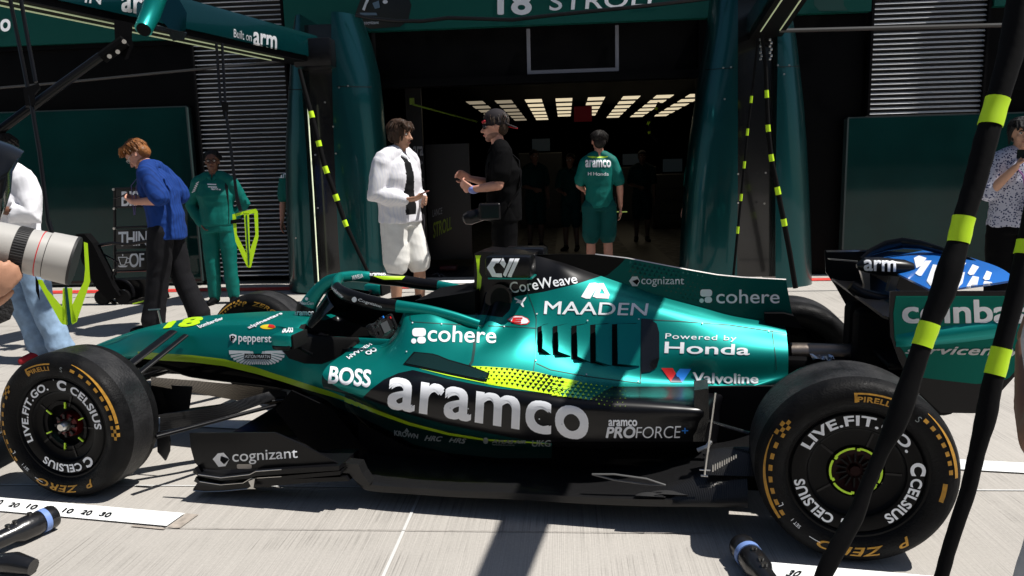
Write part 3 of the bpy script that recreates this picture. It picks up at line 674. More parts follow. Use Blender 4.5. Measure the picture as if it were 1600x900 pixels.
# --- chassis and nose
c_ = 'c'
ra = [
 rail((c_, -1.16, .95, .22), (c_, -.95, .95, .33), (165, 533, .95), (250, 506, .95), (330, 494, .95), (440, 491, .95), (c_, .82, .95, .70), (c_, .90, .95, .46), (c_, 1.75, .95, .42)),
 rail((c_, -1.16, .92, .22), (c_, -.95, .91, .33), (c_, -.54, .905, .523), (c_, -.16, .88, .632), (c_, .18, .865, .682), (c_, .62, .85, .705), (c_, .82, .83, .695), (c_, .90, .80, .46), (c_, 1.75, .78, .42)),
 rail((c_, -1.16, .88, .215), (c_, -.95, .87, .325), (c_, -.54, .87, .515), (c_, -.16, .83, .62), (c_, .18, .815, .668), (c_, .62, .79, .69), (c_, .80, .745, .675), (c_, .95, .735, .60), (c_, 1.75, .72, .58)),
 rail((c_, -1.16, .85, .20), (c_, -.95, .84, .305), (165, 541, .86), (250, 514, .80), (330, 514, .785), (430, 513, .755), (490, 523, .72), (545, 527, .70), (600, 530, .69), (c_, 1.75, .69, .60)),
 rail((c_, -1.16, .84, .19), (c_, -.95, .82, .28), (165, 549, .84), (250, 528, .775), (330, 533, .755), (430, 536, .715), (490, 545, .68), (560, 556, .67), (c_, 1.75, .66, .50)),
 rail((c_, -1.16, .85, .18), (c_, -.95, .83, .25), (200, 558, .80), (250, 562, .755), (330, 572, .73), (440, 597, .68), (520, 622, .64), (600, 652, .58), (c_, 1.75, .5, .3)),
 rail((c_, -1.16, .88, .175), (c_, -.95, .87, .235), (c_, -.54, .87, .37), (c_, -.1, .84, .40), (300, 590, .83), (430, 606, .79), (c_, .95, .74, .32), (c_, 1.2, .6, .2), (c_, 1.75, .5, .12)),
 rail((c_, -1.16, .95, .17), (c_, -.95, .95, .225), (c_, -.54, .95, .35), (c_, 0, .95, .385), (c_, .7, .95, .34), (c_, 1.2, .95, .15), (c_, 1.75, .95, .1))]
usA = np.linspace(-1.16, 1.72, 230)
chassis = full_loft(loft(ra, usA, 8, 0), 'chassis', M_body); set_areas(chassis, {k_: v_ for k_, v_ in AREAS.items() if k_ != 'a_under_shade'})
aa = chassis.data.attributes['a_air']
for v in chassis.data.vertices:
    if v.co.x > .835: aa.data[v.index].value = max(aa.data[v.index].value, 40*(.245-abs(v.co.y-.95)))
# --- bodywork: sidepods and engine cover
rb = [
 rail((c_, 1.16, .68, .615), (c_, 1.30, .675, .615), (615, 524, .665), (626, 500, .66), (634, 484, .655), (667, 485, .66), (705, 493, .69), (740, 490, .74), (754, 486, .78), (762, 440, .88), (768, 404, .95), (800, 399, .95), (830, 397, .95), (870, 407, .945), (910, 421, .94), (960, 438, .94), (1030, 462, .94), (1100, 481, .94), (1140, 492, .94), (1200, 503, .94), (1256, 515, .94)),
 rail((c_, 1.16, .655, .605), (c_, 1.30, .65, .60), (620, 527, .62), (632, 495, .61), (667, 492, .615), (705, 502, .635), (740, 510, .67), (757, 500, .73), (775, 455, .84), (800, 435, .87), (830, 424, .87), (870, 423, .88), (910, 436, .88), (960, 452, .88), (1030, 473, .88), (1140, 501, .885), (1200, 512, .885), (1256, 525, .89)),
 rail((c_, 1.16, .59, .59), (600, 545, .56), (640, 512, .55), (700, 520, .56), (757, 523, .61), (800, 495, .74), (840, 472, .78), (900, 468, .79), (960, 478, .80), (1030, 494, .81), (1140, 518, .83), (1256, 538, .85)),
 rail((c_, 1.16, .49, .585), (600, 562, .46), (660, 552, .45), (730, 556, .46), (800, 548, .55), (850, 543, .63), (900, 545, .67), (1000, 549, .72), (1100, 553, .74), (1260, 556, .81)),
 rail((c_, 1.16, .40, .575), (600, 583, .36), (660, 583, .34), (740, 588, .34), (800, 591, .39), (850, 593, .46), (900, 597, .52), (1000, 603, .62), (1100, 602, .71), (1262, 576, .80)),
 rail((c_, 1.16, .345, .55), (560, 598, .29), (640, 601, .255), (740, 607, .24), (850, 617, .255), (920, 624, .28), (980, 625, .32), (1060, 631, .36), (1100, 635, .385), (1128, 618, .62), (1262, 582, .82)),
 rail((c_, 1.16, .34, .50), (560, 612, .275), (640, 630, .235), (740, 645, .215), (850, 655, .22), (950, 661, .26), (1060, 663, .33), (1100, 662, .375), (1128, 640, .64), (1262, 588, .83)),
 rail((c_, 1.16, .38, .47), (560, 622, .31), (600, 636, .28), (640, 649, .265), (700, 667, .26), (800, 686, .26), (900, 694, .275), (1000, 697, .32), (1060, 695, .36), (1100, 690, .40), (1128, 665, .64), (1262, 594, .85)),
 rail((c_, 1.16, .56, .42), (600, 650, .47), (640, 665, .44), (700, 684, .41), (800, 700, .395), (900, 706, .39), (1000, 708, .41), (1100, 706, .46), (1128, 690, .66), (1262, 605, .88)),
 rail((c_, 1.16, .58, .30), (600, 690, .52), (700, 718, .47), (850, 740, .45), (1000, 745, .45), (1100, 745, .5), (1262, 650, .9)),
 rail((c_, 1.16, .95, .12), (c_, 2.6, .95, .12), (c_, 3.25, .95, .38))]
usB = np.linspace(1.16, 3.262, 260)
AB = loft(rb, usB, 8, 2)
# near and far sides as one skin, open where the cockpit is
def half_skin(A):
    Bm = A.copy(); Bm[:, :, 1] = 1.9-Bm[:, :, 1]; mb = MB(); n, s = A.shape[:2]
    for k, Q in enumerate((A, Bm)):
        vs = Q.transpose(1, 0, 2).reshape(-1, 3); fs = [(i*n+j, i*n+j+1, (i+1)*n+j+1, (i+1)*n+j) for i in range(s-1) for j in range(n-1)]
        mb.add(vs, fs)
    return mb
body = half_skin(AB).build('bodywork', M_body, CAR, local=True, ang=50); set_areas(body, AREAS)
# inner dark liner (cockpit side, intake mouth, tail)
mb = MB(); n = AB.shape[0]
mid = len(AB)//2
for s_, inset in ((3, .0), (-3, .0)):
    ring = [tuple(p) for p in AB[:, s_]]; cen = np.mean(AB[:, s_], 0)
    for mir in (0, 1):
        rr = [(p[0], 1.9-p[1] if mir else p[1], p[2]) for p in ring]; mb.add(rr, [tuple(range(n))])
mb.build('intake_mouth', M_void, CAR, False, local=True)
# cockpit tub above the chassis dish
mb = MB()
for mir in (0, 1):
    g = []
    for i in range(0, 90, 3):
        p = AB[0, i]; v = p[1]+.004; f = lambda q: q if not mir else 1.9-q
        if p[0] > 1.76: break
        g.append([(p[0], f(v), p[2]-.004), (p[0], f(v+.015), p[2]-.06), (p[0], f(v+.02), .45)])
    mb.grid(g)
mb.build('cockpit_lining', M_void, CAR, local=True)
# headrest and roll hoop
def vprism(mb, poly, v0, v1, m=None):
    P = [PV(x, y, v0) for x, y in poly]; mb.prism(P, (0, v1-v0, 0), m)
mb = MB(); vprism(mb, [(648, 470), (700, 462), (742, 455), (742, 492), (700, 490), (660, 484), (646, 480)], .74, 1.16); mb.build('headrest', M_matte, CAR, False, local=True)
mb = MB(); vprism(mb, [(741, 396), (752, 393), (800, 397), (828, 400), (822, 450), (798, 490), (757, 492), (737, 490), (741, 440)], .83, 1.07); hoop = mb.build('roll_hoop', M_black, CAR, False, local=True)
mb = MB(); vprism(mb, ell(779, 468, 21, 24, 24), .79, .84, 0); vprism(mb, ell(781, 468, 15, 18, 24), .785, .80, 1); mb.build('side_intake', [M_black, M_void], CAR, local=True)
# shark fin
mb = MB(); FIN = [(838, 398), (880, 397), (930, 398), (980, 404), (1040, 415.5), (1080, 423), (1120, 430), (1160, 434), (1228, 437.5), (1233, 465), (1240, 506), (1200, 510), (1140, 500), (1030, 474), (960, 450), (900, 430)]
vprism(mb, FIN, .942, .958); fin = mb.build('shark_fin', paint_mat('fin_paint', (.0, .03, .03), [('a_air', (.003, .003, .0035), .06, .35)], .05), CAR, False, local=True); bfin = MATS['fin_paint'].node_tree.nodes['Principled BSDF']; bfin.inputs['IOR'].default_value = 1.5
bm = bmesh.new(); bm.from_mesh(fin.data); bmesh.ops.triangulate(bm, faces=bm.faces[:]); bmesh.ops.subdivide_edges(bm, edges=[e for e in bm.edges if e.calc_length() > .08], cuts=4); bmesh.ops.triangulate(bm, faces=bm.faces[:]); bm.to_mesh(fin.data); bm.free()
set_areas(fin, dict(a_air=[(820, 380), (990, 380), (976, 406), (962, 420), (950, 430), (900, 445), (820, 450)]))
mb = MB(); mb.tube([PV(x, y, .95) for x, y in FIN[2:9]], .006, 6); mb.build('fin_edge', M_silver, CAR, local=True)
mb = MB(); vprism(mb, [(1195, 490), (1225, 490), (1241, 494), (1256, 514), (1240, 512), (1196, 504)], .90, 1.0); mb.build('tail_vents', M_matte, CAR, False, local=True)

# --- marks on the bodywork
D1 = Decal([body, chassis, fin, hoop]); WH, LM, BK, RD, BL_, NV, GY, SV, YE = range(9)
DM = [M_white, M_lime, M_matte, M_red, M_blue, M_navy, M_grey, mat('dull_silver_print', (.55, .60, .63), .45, 0), mat('yellow_print', (.75, .55, .02), .45)]
D1.text('cohere', ((669, 508), (776, 512), (775, 537), (668, 534)), WH, .008)
def cohere_icon(x, y, s):
    D1.poly(rrect(x+.10*s, y-s, x+.98*s, y-.46*s, .2*s), WH); D1.poly(ell(x+.2*s, y-.16*s, .17*s, .17*s), WH); D1.poly(rrect(x+.42*s, y-.44*s, x+.98*s, y, .2*s), WH)
cohere_icon(642, 537, 24); cohere_icon(1092, 473, 21)
D1.text('BOSS', ((517, 574), (580, 580), (578, 605), (514, 598)), WH, .03)
D1.text('aramco', ((611, 591), (918, 640), (917, 687), (607, 636)), WH, .02, 1.05)
D1.text('MAADEN', ((852, 471), (1013, 475), (1010, 493), (850, 491)), WH, .008)
for q in ([(908, 464), (921, 443), (930, 442), (916, 467)], [(916, 467), (922, 467), (936, 444), (930, 442)], [(934, 466), (941, 448), (936, 443), (926, 464)], [(930, 466), (951, 467), (952, 460), (937, 459)], [(936, 443), (943, 443), (953, 462), (947, 463)]): D1.poly(q, WH)
D1.text('CoreWeave', ((795, 441), (899, 428), (903, 443), (798, 459)), WH, .008)
D1.text('cognizant', ((1002, 432), (1069, 433), (1069, 448), (1002, 448)), SV, .004)
D1.poly([(983, 439), (988, 432), (996, 432), (1000, 439), (996, 447), (988, 447)], SV); D1.poly([(988, 439), (996, 436), (999, 439), (995, 445)], BK, .004)
D1.text('cohere', ((1119, 452), (1218, 453), (1218, 474), (1119, 474)), WH, .006)
D1.text('Powered by', ((1040, 521), (1151, 525), (1150, 535), (1039, 532)), WH, .002, 1.1); D1.text('Honda', ((1039, 534), (1172, 539), (1171, 555), (1038, 552)), WH, .014, 1.0)
D1.text('Valvoline', ((1083, 582), (1184, 585), (1184, 600), (1082, 599)), SV, .03)
D1.poly([(1033, 575), (1051, 575), (1056, 584), (1048, 597)], RD); D1.poly([(1062, 576), (1080, 576), (1066, 598), (1055, 585)], BL_); D1.poly([(1056, 583), (1066, 598), (1047, 598)], NV)
D1.poly([(792, 500), (798, 496), (806, 493.5), (816, 494), (825, 498), (828, 503), (824, 507), (814, 508), (803, 506)], RD); D1.poly([(794.5, 500), (799, 497), (806, 494.8), (816, 495.2), (824, 499), (826.5, 503), (823, 506), (814, 506.8), (804, 505)], WH, .004)
D1.poly([(802, 497), (817, 497), (817, 499.4), (807, 499.2), (806.4, 500.3), (815, 500.6), (815, 502.6), (805.6, 502.2), (805, 503.2), (815, 504), (815, 506), (800, 504.6)], RD, .006)
D1.poly([(804, 465), (810, 468), (815, 470), (819, 466), (823, 464), (820, 470), (817, 473), (819, 480), (817, 480), (813, 475), (809, 473), (806, 474), (809, 470), (804, 468)], WH)
D1.text('PRO', ((950, 667), (993, 666), (991, 683), (947, 683)), WH, .035); D1.text('FORCE', ((995, 667), (1064, 665), (1062, 684), (993, 684)), WH, -.006, .95)
D1.text('+', ((1065, 668), (1075, 668), (1075, 677), (1065, 677)), BL_, .01); D1.text('aramco', ((951, 656), (995, 656), (995, 665), (951, 665)), WH, .03)
D1.text('KROWN', ((617, 672), (654, 678), (653, 685), (617, 680)), GY, .03); D1.text('HRC', ((666, 680), (692, 681), (690, 689), (664, 688)), GY, .035, 1, .2); D1.text('HRS', ((704, 683), (729, 684), (727, 692), (702, 690)), GY, .035, 1, .2)
D1.text('ATLAS AIR', ((770, 686), (822, 687), (821, 692), (769, 691)), GY, .03, 1, .2); D1.text('WORLDWIDE', ((769, 693), (804, 694), (804, 696), (769, 695)), GY); D1.poly(ell(759, 688, 4, 5), GY); D1.text('UKG', ((832, 687), (861, 687), (860, 697), (831, 697)), GY, .01)
D1.poly([(632, 674), (636, 668), (640, 675)], GY)
D1.text('pepperstone', ((373, 523), (446, 526), (446, 539), (373, 538)), WH, .012)
D1.poly([(359, 524), (364, 522), (370, 524), (370, 531), (365, 536), (360, 532)], WH); D1.text('P', ((362, 525), (368, 525), (368, 533), (362, 533)), BK, .03, lift=.005)
# winged badge
def wings(D, cx, cy_, w_, h_, m, m2, txt):
    for sgn in (-1, 1):
        for k in range(11):
            a = math.radians(4+k*8.2); r0, r1 = .16, 1.0-.50*math.sin(a)**1.5*(1.0)
            da = math.radians(2.9)
            P = []
            for r_, aa in ((r0, a-da*1.2), (r1, a-da), (r1*1.0, a+da), (r0, a+da*1.2)): P.append((cx+sgn*w_/2*r_*math.cos(aa), cy_+h_*r_*math.sin(aa)*1.55))
            D.poly(P, m, step=6)
        D.poly([(cx+sgn*w_*.13, cy_-h_*.02), (cx+sgn*w_*.5, cy_-h_*.06), (cx+sgn*w_*.49, cy_+h_*.08), (cx+sgn*w_*.13, cy_+h_*.14)], m)
    if txt: D.poly([(cx-w_*.225, cy_+h_*.13), (cx+w_*.235, cy_+h_*.15), (cx+w_*.235, cy_+h_*.48), (cx-w_*.225, cy_+h_*.45)], m2, .004); D.text(txt, ((cx-w_*.21, cy_+h_*.20), (cx+w_*.22, cy_+h_*.22), (cx+w_*.22, cy_+h_*.42), (cx-w_*.21, cy_+h_*.40)), m, .0, lift=.006)
wings(D1, 403, 549, 90, 26, SV, BK, 'ASTON MARTIN')
D1.text('18', ((270, 500), (318, 496), (306, 509), (258, 513)), LM, .05, 1., 0); D1.text('bombardier', ((308, 509), (346, 496), (350, 499), (313, 513)), WH, .02)
D1.text('alpinestars', ((386, 511), (438, 489), (443, 492), (392, 515)), WH, .03)
D1.poly(ell(419, 511, 12, 3.6), YE); D1.poly([(419, 511), (421, 507.4), (428, 508.5), (431, 511), (428, 513)], RD, .004)
D1.text('MAADEN', ((546, 562), (582, 539), (578, 536), (541, 558)), WH, .02)
D1.text('OO', ((576, 556), (590, 548), (584, 544), (570, 552)), WH, .05)
# lime strip and triangle pattern over the black panel
LP = [(722, 572), (760, 573), (800, 576), (840, 582), (872, 590), (905, 596), (872, 618), (840, 613), (800, 607), (762, 601), (740, 588)]
D1.poly(LP, LM, .002, step=6)
for r_ in range(9):
    for c in range(30):
        x = 735+c*8.2+(r_ % 2)*4.1; y0 = np.interp(x, [722, 800, 872, 960], [571, 575.5, 589, 601]); y1 = np.interp(x, [722, 762, 840, 872, 960], [578, 601, 614, 619, 637])
        y = y0+3+r_*5.6
        if y > y1-3: continue
        t = (x-735)/240
        if x < 880: s = 1.3+t*5.0; D1.poly([(x-s, y-s*.6), (x+s, y-s*.6), (x, y+s*.9)], BK, .0045, step=0)
        if x > 866: s = max(.5, 4.4-(x-866)/24); D1.poly([(x-s, y+s*.6+3), (x+s, y+s*.6+3), (x, y-s*.9+3)], LM, .0045, step=0)
# dark triangle pattern on the fin
for r_ in range(8):
    for c in range(24):
        x = 985+c*7.5+(r_ % 2)*3.7; yt = np.interp(x, [980, 1040, 1120, 1160], [405, 417, 431, 436]); yb = np.interp(x, [980, 1060, 1140], [432, 466, 488]); y = yt+4+r_*6.5
        if y > yb-3: continue
        s = max(.4, 3.2-c*.12); D1.poly([(x-s, y+s*.7), (x+s, y+s*.7), (x, y-s)], 9, .0015, step=0)
# engine cover louvres: raised shells with black slots
LV = [((840, 512), (862, 505), (862, 556), (840, 551)), ((864, 511), (892, 505), (892, 558), (864, 555)), ((893, 510), (922, 505), (922, 567), (893, 562)), ((922, 508), (956, 505), (956, 573), (922, 568)), ((956, 507), (1000, 505), (1000, 573), (956, 572))]
for k, (a, b, c, d) in enumerate(LV):
    wk = (6, 7, 8, 8, 8)[k]
    D1.poly([(a[0], a[1]+1), (a[0]+wk, a[1]-1), (d[0]+wk, d[1]), (d[0], d[1]-1)], BK, .004)
    D1.poly([(a[0]-1, a[1]), (b[0]-3, b[1]), (b[0]-14, b[1]+3), (a[0]+2, a[1]+2.5)], BK, .004)
    D1.poly([(d[0], d[1]-2), (d[0]+wk, d[1]), (c[0]-6, c[1]+1), (d[0]+wk, d[1]-2)], BK, .004)
D1.poly([(1002, 498), (1016, 499), (1026, 506), (1030, 520), (1030, 560), (1026, 574), (1016, 581), (1002, 583)], 10, .004)
# panel joints and fasteners
def pline(pts, w_=1.1):
    for (x0, y0), (x1, y1) in zip(pts[:-1], pts[1:]):
        l = math.hypot(x1-x0, y1-y0); nx, ny = -(y1-y0)/l*w_/2, (x1-x0)/l*w_/2
        D1.poly([(x0+nx, y0+ny), (x1+nx, y1+ny), (x1-nx, y1-ny), (x0-nx, y0-ny)], 11, .0015, step=8)
pline([(640, 478), (641, 500), (645, 503), (740, 509), (790, 510), (838, 513)]); pline([(824, 457), (833, 480), (838, 497), (836, 560), (833, 583)]); pline([(744, 491), (743, 507)]); pline([(838, 568), (860, 578), (915, 588), (1001, 599), (1002, 499), (1060, 502), (1140, 508), (1255, 525)])
pline([(1206, 515), (1212, 560), (1213, 578)]); pline([(742, 522), (741, 545), (738, 565), (734, 571)], 4)
for x, y in ((645, 505), (690, 507), (739, 511), (788, 511), (839, 491), (837, 564), (918, 501), (998, 499), (1097, 506), (916, 586), (997, 597), (1201, 518), (1241, 524), (644, 635), (732, 638), (843, 654), (878, 662), (704, 637), (636, 550), (663, 525)):
    D1.poly(ell(x, y, 1.2, 1.2, 8), SV, .005, step=0)
D1.poly([(440, 546), (468, 528), (500, 526), (560, 527.5), (563, 534), (545, 548), (524, 561), (503, 569), (476, 568), (452, 560)], 13, .003)  # dark patch painted for windscreen and cockpit shadow over the intake
D1.poly([(462, 521), (470, 508), (498, 500), (545, 503), (600, 512), (625, 500), (627, 510), (612, 522), (560, 526), (500, 525), (472, 524)], 13, .003)
# black recess on the sidepod top
D1.poly([(630, 570), (647, 550), (676, 553), (686, 556), (700, 562), (735, 572), (765, 584), (760, 598), (700, 585), (655, 575)], BK, .003)
D1.poly([(634, 568.5), (649, 552), (676, 555), (686, 558), (699, 564), (733, 574), (762, 585), (758, 595), (700, 583), (656, 573)], 12, .005)
D1.poly([(655, 576.5), (700, 586.5), (760, 599.5), (780, 602), (760, 600.5), (700, 588)], LM, .004)
D1.poly([(743, 399), (752, 399), (750, 404), (749, 425), (753, 433), (752, 447), (748, 458), (746, 474), (744, 474), (745, 455), (746, 430), (745, 412)], LM, .004)
dk = D1.build('livery_lettering', DM+[mat('fin_dark', (.0, .05, .042), .35, .5), mat('gloss_duct', (.006, .006, .0065), .18, 0, .3), mat('joint_line', (.0, .03, .028), .5), mat('dark_glass_green', (.004, .018, .016), .15, 0, .2), M_void], CAR)
# raised louvre shells
D3 = Decal([body]); 
for k, (a, b, c, d) in enumerate(LV):
    wk = (6, 7, 8, 8, 8)[k]; x0, x1 = a[0]+wk, b[0]
    D3.poly([(x0, a[1]+1), (x1, b[1]+1), (x1, c[1]-1), (x0, d[1]-1)], 0, liftf=lambda x, y, x0=x0, x1=x1:   .004+.036*(1-min(1, max(0, (x-x0)/(x1-x0))))**.8*max(0, math.sin(math.pi*min(1, max(0, (y-(a[1]-3))/(d[1]-a[1]+6)))))**.3, step=4)
D3.build('louvre_shells', paint_mat('car_green', (.0, .098, .084), []), CAR)

# --- camera pods beside the air intake
for v0, v1, near in ((.70, .84, 1), (1.06, 1.20, 0)):
    P0 = PV(756, 400, .70); P1 = PV(830, 436, .70)
    mb = MB(); mb.box((P0[0], v0, P1[2]), (P1[0], v1, P0[2]), bev=.022); pod = mb.build('camera_pod', M_black, CAR, local=True)
    mb = MB(); mb.box((P0[0]+.01, v0+.02, P1[2]-.006), (P1[0], v1, P1[2]+.004), bev=.003); q = mb.build('trim', M_body if 0 else M_teal, CAR, local=True); q.parent = pod; q.matrix_world = CAR.matrix_world
    if near:
        dd = Decal([pod])
        dd.poly([(770, 404), (784, 404), (779, 411), (775, 411), (771, 418), (775, 427), (784, 427), (785, 433), (769, 432), (761, 418)], 0, step=3)
        dd.poly([(786, 403), (791, 412), (788, 419), (781, 411)], 0, step=3); dd.poly([(797, 404), (804, 404), (790, 433), (786, 429)], 0, step=3); dd.poly([(805, 404), (812, 404), (799, 433), (793, 432)], 0, step=3)
        q = dd.build('pod_lettering', [M_white], CAR); q.parent = pod; q.matrix_world = CAR.matrix_world

# --- halo
def mir(p): return (p[0], 1.9-p[1], p[2])
ring = [(.985, .95, .916), (1.01, .86, .909), (1.05, .77, .893), (1.12, .70, .872), (1.21, .655, .856), (1.32, .635, .836), (1.43, .63, .823), (1.57, .64, .803), (1.70, .655, .772), (1.83, .668, .730)]
RN = spl(ring, 46)
rad = np.interp(np.linspace(0, 1, 46), [0, .15, .35, .55, .75, 1], [.028, .031, .036, .034, .029, .025])
mb = MB()
for mr_ in (0, 1):
    Q = [tuple(p) if not mr_ else mir(p) for p in RN]
    for a, b, m in ((0, 12, 0), (11, 31, 1), (30, 46, 0)): mb.tube(Q[a:b], list(rad[a:b]), 16, True, m, flat=((0, 0, 1), .75))
ST = spl([PV(477, 499, .95), PV(480, 482, .95), PV(490, 464, .95), PV(503, 448, .95), PV(516, 438.5, .95), PV(534, 434, .95)], 18)
mb.tube([tuple(p) for p in ST], list(np.interp(np.linspace(0, 1, 18), [0, .3, .6, 1], [.060, .046, .034, .030])), 16, True, 0, flat=((1, 0, 0), .32))
halo = mb.build('halo', [M_teal, M_black], CAR, local=True)
mb = MB(); mb.tube([tuple(p) for p in ST[:5]], .064, 16, True, 0, flat=((1, 0, 0), .36)); q = mb.build('strut_base', M_black, CAR, local=True); q.parent = halo; q.matrix_world = CAR.matrix_world
dd = Decal([halo])
dd.text('NexGen', ((470, 471), (491, 471), (490, 476), (469, 476)), 0, .02); dd.poly(ell(479.5, 467, 2.4, 2.6, 12), 0, step=0)
dd.text('Cognition', ((561, 466), (597, 477), (596, 482), (559, 471)), 0, .005); dd.poly(ell(554, 468, 4, 4, 12), 0, step=0)
dd.text('servicenow', ((519, 446), (538, 462), (535, 466), (516, 449)), 0, .02)
dd.text('aramco', ((577, 427.5), (602, 427.5), (602, 431), (577, 431)), 0, .03); dd.text('cognizant', ((650, 430), (670, 433), (670, 436), (649, 433)), 0, .02); dd.poly([(582, 431), (633, 432), (628, 437), (600, 437), (590, 434)], 1, step=0)
dd.text('NUVELLA', ((549, 431), (566, 428), (567, 433), (551, 438)), 0, .02)
q = dd.build('halo_lettering', [M_white, M_lime], CAR); q.parent = halo; q.matrix_world = CAR.matrix_world
dd = Decal([o for o in CAR.children_recursive if o.name == 'strut_base']); dd.text('aramco', ((460, 486.5), (491, 486.5), (491, 492.5), (460, 492.5)), 0, .03)
q = dd.build('strut_lettering', [M_white], CAR)
if q: q.parent = halo; q.matrix_world = CAR.matrix_world
# cockpit screen, steering wheel
mb = MB(); mb.grid([[(.80+.13*t+.12*s*s, .95+s*.235, .685+t*(.165-.05*s*s)) for t in (0, .33, .66, 1)] for s in np.linspace(-1, 1, 17)], thick=(.006, 0, 0)); mb.build('windscreen', mat('dark_screen', (.004, .004, .0045), .12, 0, .1, spec=.3), CAR, local=True)
mb = MB(); sw = PV(598, 512, .88)
MBx = Matrix.Translation(sw) @ Matrix.Rotation(math.radians(-22), 4, 'Y')
mb.box((-.012, -.12, -.065), (.012, .12, .045), MBx, .012, 0); mb.box((-.02, -.15, -.08), (.02, -.12, .05), MBx, .012, 0); mb.box((-.02, .12, -.08), (.02, .15, .05), MBx, .012, 0)
for k, (a, b) in enumerate(((-.1, .03), (-.1, -.01), (-.1, -.05), (.1, .03), (.1, -.03), (-.06, .045), (.06, .045), (-.02, .05), (.02, .05))): mb.box((.012, a-.006, b-.006), (.020, a+.006, b+.006), MBx, 0, 1 if k == 3 else (3 if k == 8 else 0))
mb.box((.013, -.045, -.03), (.018, .045, .025), MBx, 0, 2); mb.build('steering_wheel', [M_carb, M_red, mat('pale_screen', (.05, .055, .06), .3), M_blue], CAR, local=True)
mb = MB(); mb.box((1.45, .78, .42), (1.74, 1.12, .78), bev=.03); mb.box((1.05, .80, .40), (1.5, 1.10, .46), bev=.02); mb.build('seat', M_matte, CAR, local=True)

mb = MB(); vprism(mb, [(500, 505), (508, 476), (530, 470), (560, 474), (600, 468), (655, 461), (664, 482), (645, 505)], 1.17, 1.20); mb.build('cockpit_padding', M_matte, CAR, False, local=True)
# --- mirrors
def mirror(pos, name, far):
    mb = MB(); u, v, w_ = pos
    mb.box((u-.055, v-.09, w_-.045), (u+.06, v+.07, w_+.035), bev=.025, m=0); mb.box((u+.055, v-.08, w_-.04), (u+.066, v+.06, w_+.03), bev=.004, m=1); mb.box((u-.05, v-.092, w_-.047), (u+.055, v+.06, w_-.008), bev=.02, m=2)
    s = 1 if not far else -1
    mb.tube([(u, v+s*.06, w_), (u-.02, v+s*.2, w_-.04)], .012, 8, m=2); mb.tube([(u+.02, v, w_-.04), (u+.03, v+s*.15, w_-.12)], .008, 8, m=2)
    return mb.build(name, [M_teal, M_void, M_black], CAR, local=True)
m1 = mirror(PV(452, 527, .46), 'mirror', 0); mirror((.98, 1.45, .78), 'mirror', 1)
dd = Decal([m1]); dd.text('BOSS', ((443, 510), (459, 509), (457, 520), (441, 521)), 0, .03, step=0); q = dd.build('mirror_lettering', [M_white], CAR); q.parent = m1; q.matrix_world = CAR.matrix_world

